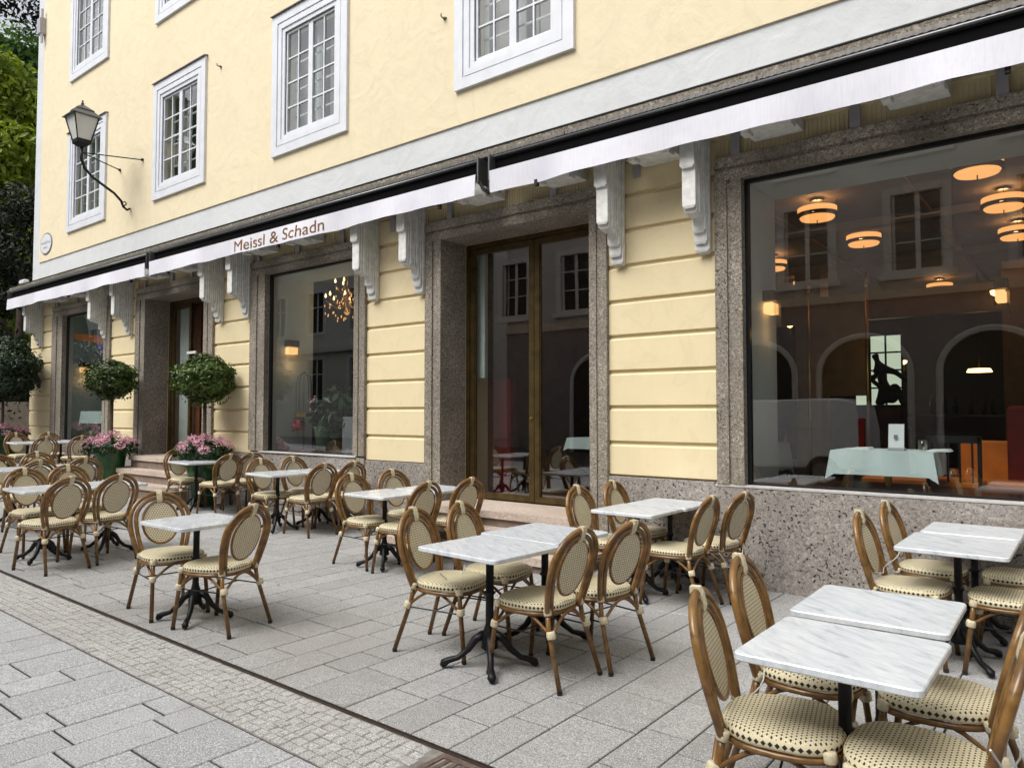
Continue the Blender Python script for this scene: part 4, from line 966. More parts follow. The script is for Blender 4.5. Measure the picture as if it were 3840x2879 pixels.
li = bpy.data.lights.new('chandelier_light', 'POINT'); li.energy = 2; li.color = (1, .7, .4); li.shadow_soft_size = .25; lo = bpy.data.objects.new('chandelier_light', li); scene.collection.objects.link(lo); lo.parent = ch; lo.location = (0, 0, -.5)

# ------------------------------------------------------------------ leaves
def leaves(m, c, rad, n, size, shell=.5, seed=1, squash=1., droop=0.):
    rr = random.Random(seed)
    for _ in range(n):
        while True:
            v = Vector((rr.uniform(-1, 1), rr.uniform(-1, 1), rr.uniform(-1, 1)))
            if .05 < v.length <= 1: break
        v.normalize(); q = rr.uniform(shell, 1.) ** .6
        lump = 1 + .10 * math.sin(v.x * 7 + seed) * math.sin(v.y * 6) + .08 * math.sin(v.z * 9 + seed)
        pt = Vector(c) + Vector((v.x * rad[0], v.y * rad[1], v.z * rad[2])) * q * lump
        d = (v + Vector((rr.uniform(-1, 1), rr.uniform(-1, 1), rr.uniform(-.6, 1))) * .9).normalized()
        s_ = size * rr.uniform(.6, 1.25); t1 = d.orthogonal().normalized(); t1 = (Matrix.Rotation(rr.uniform(0, 6.28), 3, d) @ t1)
        t2 = d.cross(t1)
        m.add([pt - t1 * s_ * .5, pt + t2 * s_ * .22 + d * s_ * .06, pt + t1 * s_ * .5, pt - t2 * s_ * .22 + d * s_ * .06], [(0, 1, 2, 3)])
def ballcore(m, c, r_): m.lathe([(0, -r_), (r_ * .7, -r_ * .7), (r_, 0), (r_ * .7, r_ * .7), (0, r_)], c, 12)
def flowers(par, off, cx, cy, z, rad, seed, name='pink_flower_head', n=10):
    rr = random.Random(seed)
    m = MB(); leaves(m, (cx, cy, z - .02), (rad * 1.05, rad * 1.05, .19), 900, .10, .2, seed); m.build('foliage', 'petal_leaf', par, off, kind='stuff')
    for k in range(n):
        an = 2.4 * k + rr.uniform(-.3, .3); q = rad * math.sqrt((k + .5) / n) * 1.02; h_ = z + .22 - .20 * (q / rad) ** 2 + rr.uniform(-.02, .04)
        m = MB(); leaves(m, (cx + q * math.cos(an), cy + q * math.sin(an), h_), (.095, .095, .065), 110, .04, .7, seed + k); m.build(name, 'pink_petal', par, off)
def bay_tree(x, y, gz_, zc_, rad, potr, poth, lab, seed, mat='bay_leaf', potmat='glazed_green', flow=True):
    off = (x, y, gz_); t_ = thing('potted_bay_tree', lab, 'potted tree', off, group='clipped bay trees in pots by the wall')
    m = MB(); m.lathe([(0, 0), (potr * .68, 0), (potr * .72, .02), (potr * .93, poth * .8), (potr, poth - .05), (potr * 1.04, poth - .03), (potr * 1.04, poth), (potr * .95, poth), (potr * .93, poth - .04), (0, poth - .04)], off, 28); m.build('pot', potmat, t_, off, smooth=True)
    m = MB(); m.tube([(x, y, gz_ + poth - .05), (x + .015, y, gz_ + 1.0), (x - .01, y + .01, zc_ - rad[2] * .6)], [.034, .03, .028], 8); m.build('trunk', 'bark', t_, off, smooth=True)
    m = MB()
    for k in range(7):
        an = k * .9; m.tube([(x, y, zc_ - rad[2] * .75), (x + .3 * rad[0] * math.cos(an), y + .3 * rad[0] * math.sin(an), zc_ - .1), (x + .7 * rad[0] * math.cos(an), y + .7 * rad[0] * math.sin(an), zc_ + .1 * math.sin(k))], [.02, .014, .006], 5)
    m.build('branches', 'bark', t_, off)
    m = MB(); leaves(m, (x, y, zc_), rad, int(5200 * (rad[0] / .4) ** 1.6), .088, .3, seed)
    leaves(m, (x, y, zc_ - .02), tuple(q * 1.09 for q in rad), 260, .07, .97, seed + 5); m.build('crown', mat, t_, off)
    if flow: flowers(t_, off, x, y, gz_ + poth + .03, potr * 1.6, seed, n=15)
bay_tree(-10.98, 6.08, zg(-11), 2.09, (.46, .46, .37), .27, .82, 'round clipped bay tree right of the entrance steps with pink hydrangeas below', 11)
bay_tree(-13.95, 5.95, zg(-14), 2.17, (.42, .42, .34), .27, .74, 'round clipped bay tree before the pier left of the entrance steps', 23)
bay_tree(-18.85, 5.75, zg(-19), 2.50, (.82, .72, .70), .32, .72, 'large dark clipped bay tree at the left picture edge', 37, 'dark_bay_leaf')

# things inside shop window 2
off = (-9.2, 7.05, .5); t_ = thing('indoor_plant', 'leafy plant in a green pot inside the middle shop window', 'plant', off)
m = MB(); m.lathe([(0, .45), (.13, .45), (.17, .82), (.19, .85), (.15, .85), (.0, .82)], (off[0], off[1], .5), 20); m.build('pot', 'pot_green', t_, off, smooth=True) if 'pot_green' in MM else m.build('pot', simple('pot_green', (.12, .24, .12), .4) and 'pot_green', t_, off, smooth=True)
m = MB(); leaves(m, (off[0] + .25, off[1], 1.55), (.45, .3, .42), 480, .17, .2, 5); m.build('foliage', 'petal_leaf', t_, off)
m = MB(); m.box(off[0] - .2, off[0] + .2, off[1] - .2, off[1] + .2, .5, .95); m.build('stand', 'dark_frame', t_, off)
off = (-9.0, 7.0, .5); t_ = thing('orchid', 'pink flowering spray inside the middle shop window', 'plant', off)
m = MB(); m.tube([(-9.3, 7.0, 1.3), (-9.33, 7.0, 1.6), (-9.4, 6.98, 1.78), (-9.5, 6.97, 1.74)], .008, 5); m.build('stem', 'petal_leaf', t_, off); m = MB(); leaves(m, (-9.42, 6.98, 1.7), (.14, .05, .14), 50, .06, .2, 6); m.build('blossom', 'pink_petal', t_, off)
off = (-9.72, 7.05, .5); t_ = thing('birdcage', 'arched wire birdcage with red flowers in the middle shop window', 'birdcage', off)
for k in range(10):
    an = k * math.pi / 5; cx_, cy_ = math.cos(an), math.sin(an)
    m = MB(); m.tube([(-9.62 + .12 * cx_, 6.95 + .12 * cy_, 1.56), (-9.62 + .12 * cx_, 6.95 + .12 * cy_, 2.0), (-9.62 + .09 * cx_, 6.95 + .09 * cy_, 2.12), (-9.62, 6.95, 2.2)], .0035, 4); m.build('wire', 'birdcage', t_, off)
m = MB(); m.lathe([(0, 1.5), (.14, 1.5), (.14, 1.56), (0, 1.56)], (-9.62, 6.95, 0), 16); m.build('tray', 'bright_brass', t_, off); m = MB(); m.tube([(-9.62, 6.95, .5), (-9.62, 6.95, 1.5)], .012, 6); m.build('stand', 'birdcage', t_, off)
m = MB(); leaves(m, (-9.68, 6.9, 1.38), (.12, .1, .16), 130, .07, .2, 8); m.build('red_flowers', 'rose', t_, off)
off = (-8.5, 7.0, .5); t_ = thing('display_box', 'grey box standing at right inside the middle shop window', 'box', off); m = MB(); m.box(-8.62, -8.3, 6.9, 7.2, .5, 1.5, .01); m.build('box', 'grey_block', t_, off)
# flat colour bands added to imitate a glass reflection in window 1
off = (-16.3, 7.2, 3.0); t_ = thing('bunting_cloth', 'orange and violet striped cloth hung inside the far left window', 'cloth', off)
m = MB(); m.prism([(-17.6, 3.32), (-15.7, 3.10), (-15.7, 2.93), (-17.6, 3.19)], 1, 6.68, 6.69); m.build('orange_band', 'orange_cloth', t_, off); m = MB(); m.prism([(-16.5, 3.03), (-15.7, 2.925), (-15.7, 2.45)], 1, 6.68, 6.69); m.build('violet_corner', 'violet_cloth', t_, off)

# ------------------------------------------------------------------ bistro chair
def hoop(wmax, ztop, zmid, z0, x0_, lean, n=22):
    # from left seat joint up over the top to the right joint
    pts = []
    def y(z): return -.185 - lean * (z - .44) - .10 * max(0, z - .44) ** 2
    L = []
    for k in range(7):
        q = k / 7; z = z0 + (zmid - z0) * q; x = x0_ + (wmax - x0_) * math.sin(q * math.pi / 2); L.append((x, z))
    for k in range(9):
        an = math.pi / 2 * k / 8; L.append((wmax * math.cos(an), zmid + (ztop - zmid) * math.sin(an)))
    full = [(-x, z) for x, z in L] + [(x, z) for x, z in L[::-1][1:]]
    return [(x, y(z), z) for x, z in full]
def backy(z): return -.185 - .22 * (z - .44) - .10 * max(0, z - .44) ** 2
def superel(a_, b_, n=32, e=2.6, taper=.0):
    out = []
    for k in range(n):
        t_ = 2 * math.pi * k / n; c_, s_ = math.cos(t_), math.sin(t_)
        x = a_ * math.copysign(abs(c_) ** (2 / e), c_); y = b_ * math.copysign(abs(s_) ** (2 / e), s_)
        out.append((x * (1 + taper * y / b_), y))
    return out
def make_chair():
    t_ = thing('bistro_chair', 'x', 'chair')
    m = MB(); n = 32; pr = [(.55, .470), (.82, .469), (.94, .465), (.99, .457)]
    vs = [(0, .01, .470)]; fs = []
    for s_, z in pr: vs += [(x * s_, .01 + y * s_, z) for x, y in superel(.215, .21, n, 2.7, .07)]
    fs = [(0, 1 + k, 1 + (k + 1) % n) for k in range(n)]
    for r_ in range(len(pr) - 1):
        for k in range(n): q = (k + 1) % n; fs.append((1 + r_ * n + k, 1 + (r_ + 1) * n + k, 1 + (r_ + 1) * n + q, 1 + r_ * n + q))
    m.add(vs, fs); m.build('seat', 'weave_seat', t_, smooth=True)
    m = MB(); vs = []; fs = []
    pr = [(.99, .457), (1.01, .448), (1.01, .428), (.98, .420), (.90, .418), (.0, .418)]
    for s_, z in pr: vs += [(x * s_, .01 + y * s_, z) for x, y in superel(.215, .21, n, 2.7, .07)]
    for r_ in range(len(pr) - 1):
        for k in range(n): q = (k + 1) % n; fs.append((r_ * n + k, (r_ + 1) * n + k, (r_ + 1) * n + q, r_ * n + q))
    m.add(vs, fs); m.build('seat_edge', 'weave_edge', t_, smooth=True)
    m = MB(); m.tube([(x * .97, .01 + y * .97, .405) for x, y in superel(.215, .21, 28, 2.7, .07)], .0125, 6, closed=True); m.build('seat_rail', 'rattan', t_, smooth=True)
    m = MB(); m.tube(hoop(.222, .878, .675, .40, .165, .22), .0165, 8); m.build('outer_hoop', 'rattan', t_, smooth=True)
    m = MB(); m.tube(hoop(.180, .842, .675, .40, .132, .22), .0155, 8); m.build('inner_hoop', 'rattan', t_, smooth=True)
    zc_, rz_, rx_ = .655, .160, .134
    ring = [(rx_ * math.cos(2 * math.pi * k / 28), zc_ + rz_ * math.sin(2 * math.pi * k / 28)) for k in range(28)]
    m = MB(); m.tube([(x, backy(z) + .002, z) for x, z in ring], .0095, 6, closed=True); m.build('back_ring', 'rattan', t_, smooth=True)
    m = MB(); vs = []
    for yo in (.004, -.006): vs += [(0, backy(zc_) + yo, zc_)] + [(x * .97, backy(zc_ + (z - zc_) * .97) + yo, zc_ + (z - zc_) * .97) for x, z in ring]
    fs = [(0, 1 + k, 1 + (k + 1) % 28) for k in range(28)] + [(29, 30 + (k + 1) % 28, 30 + k) for k in range(28)]
    m.add(vs, fs); o = m.build('back_panel', 'weave_back', t_, smooth=False)
    legs = []
    for sx in (-1, 1):
        tp = (sx * .185, .175, .42); ft = (sx * .205, .225, .02); legs.append((tp, ft))
        m = MB(); m.tube([tp, (sx * .19, .185, .33), ft], .0150, 7); m.build('leg', 'rattan', t_, smooth=True)
        m = MB(); m.tube([(ft[0], ft[1], .0), (ft[0], ft[1], .022)], .0155, 7); m.build('foot_cap', 'rubber', t_)
    for sx in (-1, 1):
        tp = (sx * .165, -.178, .42); ft = (sx * .205, -.29, .02); legs.append((tp, ft))
        m = MB(); m.tube([tp, (sx * .172, -.19, .33), ft], .0150, 7); m.build('leg', 'rattan', t_, smooth=True)
        m = MB(); m.tube([(ft[0], ft[1], .0), (ft[0], ft[1], .022)], .0155, 7); m.build('foot_cap', 'rubber', t_)
    def at(l, z): (a0, b0, c0), (a1, b1, c1) = l; q = (c0 - z) / (c0 - c1); return (a0 + (a1 - a0) * q, b0 + (b1 - b0) * q, z)
    for i_, j_ in ((0, 1), (2, 3), (0, 2), (1, 3)):
        A, B = Vector(at(legs[i_], .30)), Vector(at(legs[j_], .30)); mid = (A + B) / 2; pts = []
        for k in range(11):
            q = k / 10; P_ = A.lerp(B, q); P_.z = .30 + .105 * math.sin(math.pi * min(1, max(0, q))) ** 1.15 if 0 < q < 1 else .30; pts.append(P_)
        m = MB(); m.tube(pts, .0095, 6); m.build('brace', 'rattan', t_, smooth=True)
    m = MB()
    for i_, j_ in ((0, 2), (1, 3)): m.tube([at(legs[i_], .29), at(legs[j_], .29)], .005, 5)
    m.tube([(-.185, 0, .29), (.185, 0, .29)], .005, 5); m.build('stretcher', 'black_metal', t_)
    for l in legs:
        for zz, rr, hh in ((.422, .0235, .038), (.302, .0265, .042)):
            a_ = Vector(at(l, zz - hh / 2)); b_ = Vector(at(l, zz + hh / 2)); m = MB(); m.tube([a_, a_.lerp(b_, .15), a_.lerp(b_, .85), b_], [rr * .85, rr, rr, rr * .85], 8); m.build('binding', 'cream_wrap', t_, smooth=True)
    m = MB(); vs = []
    pr = [(.808, .011), (.83, .021), (.878, .024), (.899, .018)]
    for z, d_ in pr: yb = backy(min(z, .9)); vs += [(-.02, yb - d_, z), (.02, yb - d_, z), (.02, yb + d_, z), (-.02, yb + d_, z)]
    fs = [(0, 1, 2, 3), (12, 13, 14, 15)] + [(k * 4 + j, k * 4 + (j + 1) % 4, k * 4 + 4 + (j + 1) % 4, k * 4 + 4 + j) for k in range(3) for j in range(4)]
    m.add(vs, fs); o = m.build('top_binding', 'cream_wrap', t_); fixn(o.data)
    return t_
chair0 = make_chair(); used = []
def place_chair(x, y, face, lab, group='rattan bistro chairs around the marble tables', z=None):
    # face: direction (deg) the sitter looks; chair front is +Y locally
    c = chair0 if not used else copy_tree(chair0); used.append(c)
    zz = zg(x); c.location = (x, y, zz); face += random.uniform(-2.5, 2.5); k_ = random.uniform(.99, 1.01); c.scale = (k_, k_, k_)
    sl = -math.atan2(zg(x - .2) - zg(x + .2), .4); r_ = R(face - 90)
    c.rotation_euler = (0, 0, r_)
    if abs(sl) > 1e-4: c.rotation_euler = (Matrix.Rotation(-sl, 3, 'Y') @ Matrix.Rotation(r_, 3, 'Z')).to_euler()
    c['label'] = lab; c['group'] = group; return c
def rrect(hx, hy, r_, n=5):
    pts = []
    for cx_, cy_, a0 in ((hx - r_, hy - r_, 0), (-hx + r_, hy - r_, 90), (-hx + r_, -hy + r_, 180), (hx - r_, -hy + r_, 270)):
        for k in range(n + 1): an = R(a0 + 90 * k / n); pts.append((cx_ + r_ * math.cos(an), cy_ + r_ * math.sin(an)))
    return pts
def make_table():
    t_ = thing('bistro_table', 'x', 'table')
    m = MB(); vs = []; H = .300
    for (ins, z) in ((.006, .704), (.0, .709), (.0, .727), (.004, .732)): vs += [(x, y, z) for x, y in rrect(H - ins, H - ins, .03)]
    N = 24; fs = [tuple(range(N - 1, -1, -1)), tuple(range(3 * N, 4 * N))] + [(r_ * N + k, r_ * N + (k + 1) % N, (r_ + 1) * N + (k + 1) % N, (r_ + 1) * N + k) for r_ in range(3) for k in range(N)]
    m.add(vs, fs); m.build('tabletop', 'marble', t_)
    m = MB(); m.lathe([(.10, .694), (.10, .703)], n=12); m.box(-.16, .16, -.02, .02, .686, .695); m.box(-.0199, .0199, -.16, .16, .685, .694); m.build('support_plate', 'iron', t_)
    m = MB(); m.lathe([(.05, .12), (.045, .20), (.03, .24), (.0235, .27), (.0235, .44), (.034, .446), (.034, .456), (.0235, .462), (.0235, .645), (.035, .682), (.05, .687)], n=14); m.build('pole', 'iron', t_, smooth=True)
    for k in range(4):
        an = R(k * 90 + 45); c_, s_ = math.cos(an), math.sin(an); P_ = [(.03, .20), (.08, .17), (.12, .11), (.18, .06), (.235, .045), (.26, .03), (.275, .012)]
        m = MB(); m.tube([(r_ * c_, r_ * s_, z) for r_, z in P_], [.028, .025, .02, .017, .02, .026, .013], 7); m.build('foot', 'iron', t_, smooth=True)
    return t_
table0 = make_table(); usedt = []
def place_table(x, y, lab, rot=0., group='square white marble bistro tables'):
    c = table0 if not usedt else copy_tree(table0); usedt.append(c)
    sl = math.atan2(zg(x - .2) - zg(x + .2), .4)
    c.location = (x, y, zg(x)); c.rotation_euler = (Matrix.Rotation(sl, 3, 'Y') @ Matrix.Rotation(R(rot), 3, 'Z')).to_euler(); c['label'] = lab; c['group'] = group; return c
TB = [(-0.71, 2.77, 'front marble table nearest the camera at lower right', 0), (-0.74, 3.45, 'marble table pushed against the back of the lower right front one', 1),
      (-0.70, 5.40, 'front marble table of the pair below the big window at right edge', 0), (-0.69, 6.10, 'marble table nearest the wall below the big window', 0),
      (-2.93, 3.48, 'front marble table of the pair in the centre foreground', -3), (-2.97, 4.11, 'marble table behind the centre foreground one', -2),
      (-5.27, 2.87, 'single marble table standing alone with two chairs left of centre', 2),
      (-5.58, 5.00, 'front marble table of the pair left of the glass door', 0), (-5.54, 5.64, 'rear marble table of the pair left of the glass door', 0),
      (-3.07, 5.58, 'front marble table of the pair right of the glass door', 0), (-3.05, 6.16, 'rear marble table against the pier right of the glass door', 0),
      (-8.22, 5.55, 'front marble table before the chandelier window', 0), (-8.18, 6.14, 'rear marble table under the chandelier window sill', 0),
      (-10.60, 5.75, 'front marble table beside the entrance steps and hydrangeas', 0),
      (-8.40, 2.95, 'front marble table of the pair at the left picture edge', 0), (-8.42, 3.58, 'rear marble table of the pair at the left edge', 0),
      (-10.95, 3.50, 'front marble table in the second row at the left edge', 0), (-11.00, 4.12, 'rear marble table in the second row at the left edge', 0),
      (-16.6, 5.50, 'distant marble table left of the green pot', 0), (-16.6, 6.10, 'distant marble table behind the far left chairs', 0), (-17.9, 4.6, 'farthest marble table at the left picture edge', 0)]
for i_, (x, y, lab, rt) in enumerate(TB):
    tb_ = place_table(x, y, lab, rt)
    if i_ < 2: tb_.scale = (.97, .97, 1)
    if i_ == 2: tb_.scale = (1, 1.2, 1)
    if i_ in (4, 5): tb_.scale = (1.08, 1.04, 1)
CH = [ # x y face label
 (-0.92, 2.73, 10, 'nearest left chair at the lower right marble table, seen from its left side'), (-1.00, 3.35, 3, 'left chair at the rear of the lower right table pair'),
 (-0.47, 2.72, 180, 'nearest chair at the lower right corner, cut by the picture edge'), (-0.50, 3.36, 180, 'right chair at the rear table of the lower right pair'),
 (-0.96, 5.34, 0, 'left front chair below the big window, seen edge on'), (-0.95, 6.06, -3, 'left rear chair against the stone wall below the big window'),
 (-0.42, 5.36, 180, 'right front chair below the big window at the picture edge'), (-0.42, 6.08, 180, 'right rear chair below the big window at the picture edge'),
 (-3.38, 5.58, 3, 'left front chair right of the glass door before the jamb'), (-3.36, 6.18, 0, 'left rear chair with its back to the pier right of the glass door'),
 (-2.70, 5.58, 178, 'right front chair of the table pair right of the glass door'), (-2.60, 6.06, 172, 'right rear chair beside the stone base of the big window'),
 (-3.35, 3.58, 12, 'left front chair of the centre foreground table, tucked in'), (-3.33, 4.02, 8, 'left rear chair behind the centre foreground table corner'),
 (-2.63, 3.59, 179, 'brown backed front chair right of the centre foreground table'), (-2.53, 4.06, 172, 'second brown backed chair right of the centre foreground table'),
 (-5.78, 4.97, 0, 'left front chair of the table pair left of the glass door'), (-5.86, 5.60, 0, 'left rear chair near the pier left of the glass door'),
 (-5.22, 4.94, 184, 'right front chair of the table pair left of the glass door'), (-5.24, 5.60, 178, 'right rear chair in front of the left door leaf'),
 (-8.42, 5.60, 0, 'left front chair below the chandelier window'), (-8.42, 6.12, 0, 'left rear chair touching the sill of the chandelier window'),
 (-7.73, 5.68, 178, 'right front chair below the chandelier window'), (-7.74, 6.15, 178, 'right rear chair beside the pier right of the chandelier window'),
 (-10.95, 5.78, 2, 'left chair half hiding the hydrangeas right of the steps'), (-11.00, 6.22, 0, 'rear chair by the pier right of the entrance steps'),
 (-10.08, 5.82, 178, 'right front chair of the table beside the entrance steps'), (-10.14, 6.22, 180, 'right rear chair under the left end of the chandelier window'),
 (-5.63, 2.86, -8, 'left chair at the single table, facing the camera side'), (-4.99, 2.90, 194, 'right chair at the single table, its back to the glass door'),
 (-8.86, 3.03, 4, 'left front chair of the pair at the left picture edge'), (-8.88, 3.46, 4, 'left rear chair of the pair at the left picture edge'),
 (-7.94, 2.85, 193, 'right front chair of the left edge pair, woven back towards us'), (-8.05, 3.36, 190, 'right rear chair of the left edge pair beside the empty paving'),
 (-10.30, 3.45, 180, 'right front chair in the second row at left'), (-10.50, 4.05, 178, 'right rear chair in the second row before the green pot'),
 (-11.30, 3.50, 4, 'left front chair in the second row, cut by the left edge'), (-11.40, 4.00, 4, 'left rear chair in the second row at left'),
 (-17.05, 5.55, 3, 'left front chair of the distant table left of the green pot'), (-16.1, 5.55, 178, 'right front chair of the distant table left of the green pot'),
 (-17.15, 6.15, 0, 'left rear chair of the distant table under the far window'), (-16.0, 6.15, 180, 'right rear chair of the distant table under the far window'),
 (-17.5, 4.7, 178, 'distant chair at the left edge before the large dark bay tree'), (-18.4, 5.2, 5, 'farthest chair near the left picture edge'),
]
for x, y, f_, lab in CH: place_chair(x, y, f_, lab)

# locking cables between chairs
def cable(x0, y0, x1, y1, z0, z1, lab, sag=.14):
    m = MB(); pts = []
    for k in range(13):
        q = k / 12; pts.append((x0 + (x1 - x0) * q + .02 * math.sin(q * 9), y0 + (y1 - y0) * q, z0 + (z1 - z0) * q - sag * 4 * q * (1 - q) + zg(x0)))
    m.tube(pts, .0035, 5); c = m.build('lock_cable', 'cable', off=pts[0]); c.location = pts[0]; tag(c, lab, 'cable', 'thin locking cables tying chairs together')
cable(-3.31, 3.44, -3.36, 3.72, .52, .52, 'thin pale cable tying the two left centre foreground chairs', .08)
cable(-1.14, 2.72, -1.10, 3.05, .52, .50, 'thin pale cable from the nearest left chair at lower right', .1)
cable(-1.15, 5.25, -1.1, 5.75, .52, .62, 'thin pale cable tying the chairs below the big window', .06)
cable(-.25, 2.45, -.24, 3.1, .62, .45, 'thin pale cable on the chair at the lower right corner', .12)
cable(-2.33, 5.55, -2.28, 5.9, .46, .46, 'thin pale cable tying the chairs right of the glass door', .14)
cable(-5.86, 4.80, -5.84, 5.10, .52, .30, 'thin pale cable on the left chair before the glass door', .02)

# ------------------------------------------------------------------ trees beyond the corner
def tree(x, y, z, h, rad, n, size, lab, mat, seed, trunk_r=.25, nlimb=12):
    off = (x, y, z); t_ = thing('tree', lab, 'tree', off, group='trees beyond the left corner of the building')
    m = MB(); m.tube([(x, y, z - .2), (x + .1, y, z + h * .35), (x - .1, y + .1, z + h * .75)], [trunk_r, trunk_r * .75, trunk_r * .3], 8); m.build('trunk', 'bark', t_, off, smooth=True)
    rr = random.Random(seed); m = MB(); ml = MB()
    for k in range(nlimb):
        an = rr.uniform(0, 6.28); zz = z + h * rr.uniform(.25, .85); q = rad * rr.uniform(.4, .85); e = (x + q * math.cos(an), y + q * math.sin(an), zz + h * .08)
        m.tube([(x, y, zz - h * .1), ((x + e[0]) / 2, (y + e[1]) / 2, zz), e], [trunk_r * .35, trunk_r * .2, .03], 5)
    m.build('limbs', 'bark', t_, off)
    nl = 60
    for k in range(nl):
        fz = (k + .5) / nl; zz = z + h * (.12 + .86 * fz); rr_ = rad * (math.sin(math.pi * min(1, .12 + .86 * fz) ** .8) ** .7); an = rr.uniform(0, 6.28); q = rr_ * rr.uniform(.35, .95); s_ = rad * rr.uniform(.24, .40)
        leaves(ml, (x + q * math.cos(an), y + q * math.sin(an), zz), (s_, s_, s_ * .75), n // nl, size, .25, seed + k)
    ml.build('crown', mat, t_, off)
tree(-33, 9.6, zg(-22), 14.6, 3.6, 34000, .33, 'bright yellow green tree beside the left building corner', 'tree_leaf', 3, .3, 3)
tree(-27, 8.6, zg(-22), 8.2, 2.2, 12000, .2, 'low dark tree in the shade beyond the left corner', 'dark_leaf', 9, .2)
tree(-46, 7.5, zg(-22), 14, 4.5, 8000, .36, 'shaded green tree farther along the street', 'hill_leaf', 19, .35)
tree(-60, 20.5, 30.5, 13, 7, 18000, .5, 'dark tree on top of the wooded hill', 'dark_leaf', 29, .4)
# wooded hillside
hv = MB(); nx, ny = 14, 14
def hz(x, y): d = (-48 - x); return -.5 + max(0, d) * 1.9 * (1 - math.exp(-max(0, d) / 8)) if d > 0 else -.5 + 0 * y
gp = [[(-46 - i * 4, -40 + j * 9, min(30, hz(-46 - i * 4, 0)) + .8 * math.sin(j * 1.3 + i)) for j in range(ny)] for i in range(nx)]
vs = [p_ for r_ in gp for p_ in r_]; fs = [(i * ny + j, i * ny + j + 1, (i + 1) * ny + j + 1, (i + 1) * ny + j) for i in range(nx - 1) for j in range(ny - 1)]
hv.add(vs, fs); hl = hv.build('hillside', 'hill_ground'); tag(hl, kind='structure'); fixn(hl.data)
m = MB(); rr = random.Random(77)
for k in range(260):
    y = rr.uniform(9, 33); x = -50 - rr.uniform(0, 22); zz = min(30, hz(x, y)); s_ = rr.uniform(1.3, 2.6)
    leaves(m, (x, y, zz + 1), (s_, s_, s_ * .8), 105, .55, .3, k)
fw = m.build('hillside_wood', 'hill_leaf'); tag(fw, 'dense green wood covering the hillside behind the building', 'wood', kind='stuff')
off = (-26, 7.6, zg(-22)); t_ = thing('kiosk_wall', 'low grey wall beyond the left corner under the dark tree', 'wall', off)
m = MB(); m.box(-26.2, -25.9, 6.2, 10.0, .3, 1.9, .01); m.build('wall_face', 'opposite_band', t_, off)

# ------------------------------------------------------------------ street behind the camera (seen in reflections)
OY = -8.; off = (-8, OY, 0); ob = thing('opposite_building', 'mauve grey building across the street mirrored in the shop windows', 'building', off)
oh = []
for k in range(-5, 8):
    xc = -3.47 - 2.75 * k
    if xc < -17.5 or xc > 14: continue
    for z0 in (5.25, 8.4): oh.append((xc - .6, xc + .6, z0, z0 + 2.0))
simple('opposite_lower', (.24, .205, .205), .85, var=.12, scale=1.5)
m = MB(); wall(m, -17.6, 20, -.1, 4.549, OY, [], 0); m.build('ground_floor_wall', 'opposite_lower', ob, off)
m = MB(); wall(m, -17.6, 20, 4.55, 11.1, OY, oh, -.2); m.quad((-17.6, OY, -.1), (-17.6, OY - 8, -.1), (-17.6, OY - 8, 11.1), (-17.6, OY, 11.1)); m.build('wall', 'opposite_wall', ob, off)
m = MB(); m.box(-17.6, 20, OY, OY + .10, 4.55, 4.85); m.box(-17.6, 20, OY, OY + .3, 10.9, 11.2); m.build('cornice', 'opposite_band', ob, off)
for x0, x1, z0, z1 in oh:
    m = MB(); f = .2
    m.box(x0 - f, x0, OY, OY + .05, z0 - f, z1 + f); m.box(x1, x1 + f, OY, OY + .05, z0 - f, z1 + f); m.box(x0, x1, OY, OY + .05, z1, z1 + f); m.box(x0 - f - .1, x1 + f + .1, OY + .051, OY + .16, z0 - f - .05, z0 - .1); m.box(x0, x1, OY, OY + .05, z0 - f, z0)
    xm = (x0 + x1) / 2; m.box(xm - .06, xm + .06, OY - .12, OY - .08, z0, z1); m.box(x0, x0 + .07, OY - .12, OY - .08, z0, z1); m.box(x1 - .07, x1, OY - .12, OY - .08, z0, z1)
    for q in (.36, .7): m.box(x0 + .07, xm - .06, OY - .11, OY - .09, z0 + 2 * q, z0 + 2 * q + .04); m.box(xm + .06, x1 - .07, OY - .11, OY - .09, z0 + 2 * q, z0 + 2 * q + .04)
    wn = m.build('window', 'opposite_trim', ob, off)
    m = MB(); m.quad((x0, OY - .13, z0), (x1, OY - .13, z0), (x1, OY - .13, z1), (x0, OY - .13, z1)); m.build('pane', 'opposite_glass', wn, off)
for k in range(-5, 6):
    xc = -4.8 - 2.9 * k
    if xc < -16 or xc > 14: continue
    m = MB(); n = 14; poly = [(xc - 1.05, 0), (xc + 1.05, 0)] + [(xc + 1.05 * math.cos(math.pi * j / n), 2.6 + .95 * math.sin(math.pi * j / n)) for j in range(n + 1)]
    m.prism(poly, 1, OY + .001, OY + .03); o = m.build('archway', 'dark_opening', ob, off); fixn(o.data)
    m = MB(); m.tube([(xc - 1.12, OY + .03, 0), (xc - 1.12, OY + .03, 2.6)] + [(xc - 1.12 * math.cos(math.pi * j / n), OY + .03, 2.6 + 1.02 * math.sin(math.pi * j / n)) for j in range(n + 1)] + [(xc + 1.12, OY + .03, 0)], .09, 6); m.build('arch_surround', 'opposite_trim', ob, off)
m = MB(); m.box(-17.59, 19.9, OY + .0005, OY + .0009, .0, .9); m.build('plinth', 'rock', ob, off)
off = (-45, OY, 0); ob2 = thing('light_opposite_building', 'pale grey building farther along mirrored in the left shop windows', 'building', off)
oh2 = []
for k in range(16):
    xc = -23 - 3.1 * k
    for z0 in (2.2, 5.4, 8.6): oh2.append((xc - .6, xc + .6, z0, z0 + 1.9))
m = MB(); wall(m, -72, -21, -.1, 13, OY - .6, oh2, -.2); m.quad((-21, OY - .6, -.1), (-21, OY - 9, -.1), (-21, OY - 9, 13), (-21, OY - .6, 13)); m.build('wall', 'opposite_pale', ob2, off)
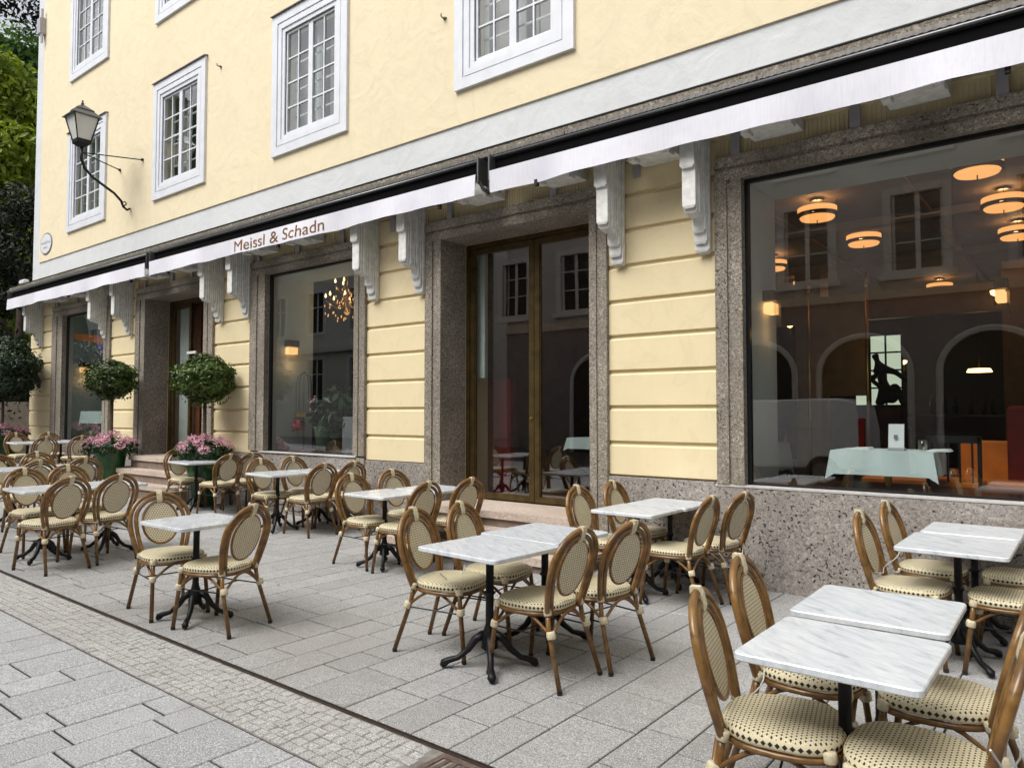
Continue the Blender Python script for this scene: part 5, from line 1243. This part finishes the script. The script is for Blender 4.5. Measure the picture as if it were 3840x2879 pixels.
for x0, x1, z0, z1 in oh2:
    m = MB(); f = .14; yy = OY - .6
    m.box(x0 - f, x0, yy, yy + .05, z0 - f, z1 + f); m.box(x1, x1 + f, yy, yy + .05, z0 - f, z1 + f); m.box(x0, x1, yy, yy + .05, z1, z1 + f); m.box(x0, x1, yy, yy + .05, z0 - f, z0); xm = (x0 + x1) / 2
    m.box(xm - .04, xm + .04, yy - .12, yy - .08, z0, z1); m.box(x0, x1, yy - .119, yy - .085, z0 + 1.2, z0 + 1.26); wn = m.build('window', 'white_paint', ob2, off)
    m = MB(); m.quad((x0, yy - .13, z0), (x1, yy - .13, z0), (x1, yy - .13, z1), (x0, yy - .13, z1)); m.build('pane', 'opposite_glass', wn, off)
m = MB(); m.box(-72, -21, OY - .599, OY - .3, 4.4, 4.6); m.build('cornice', 'opposite_trim', ob2, off)
# parked van
off = (-5.9, -3.9, 0); vn = thing('parked_van', 'silver grey delivery van mirrored in the big window', 'van', off)
m = MB(); P_ = [(-7.9, .35), (-8.0, .8), (-7.95, 1.05), (-7.2, 1.2), (-6.65, 1.72), (-6.3, 1.84), (-4.2, 1.86), (-3.86, 1.78), (-3.75, 1.2), (-3.72, .4)]
m.prism(P_, 1, -4.75, -3.05); o = m.build('body', 'van_paint', vn, off); fixn(o.data); bv = o.modifiers.new('bevel', 'BEVEL'); bv.width = .06; bv.segments = 3
m = MB(); m.prism([(-7.0, 1.22), (-6.6, 1.66), (-6.0, 1.7), (-6.0, 1.22)], 1, -3.049, -3.04); m.prism([(-7.0, 1.22), (-6.0, 1.22), (-6.0, 1.7), (-6.6, 1.66)], 1, -4.76, -4.751); o = m.build('side_window', 'van_glass', vn, off); fixn(o.data)
m = MB(); m.box(-3.80, -3.70, -3.2, -3.04, .85, 1.45, .01); m.build('tail_light', 'tail_light', vn, off)
for xx in (-7.2, -4.5):
    for yy in (-3.15, -4.65):
        m = MB(); n = 20; m.prism([(xx + .33 * math.cos(2 * math.pi * k / n), .33 + .33 * math.sin(2 * math.pi * k / n)) for k in range(n)], 1, yy - .1, yy + .115); o = m.build('wheel', 'tyre', vn, off); fixn(o.data)
        m = MB(); s_ = .12 if yy > -4 else -.105; m.prism([(xx + .2 * math.cos(2 * math.pi * k / n), .33 + .2 * math.sin(2 * math.pi * k / n)) for k in range(n)], 1, yy + s_, yy + s_ + .005); r_ = m.build('rim', 'grey_metal', o, off); fixn(r_.data)
m = MB(); m.box(-5.2, -3.95, -3.046, -3.038, 1.25, 1.62, .002); m.build('rear_side_panel', 'van_paint', vn, off)
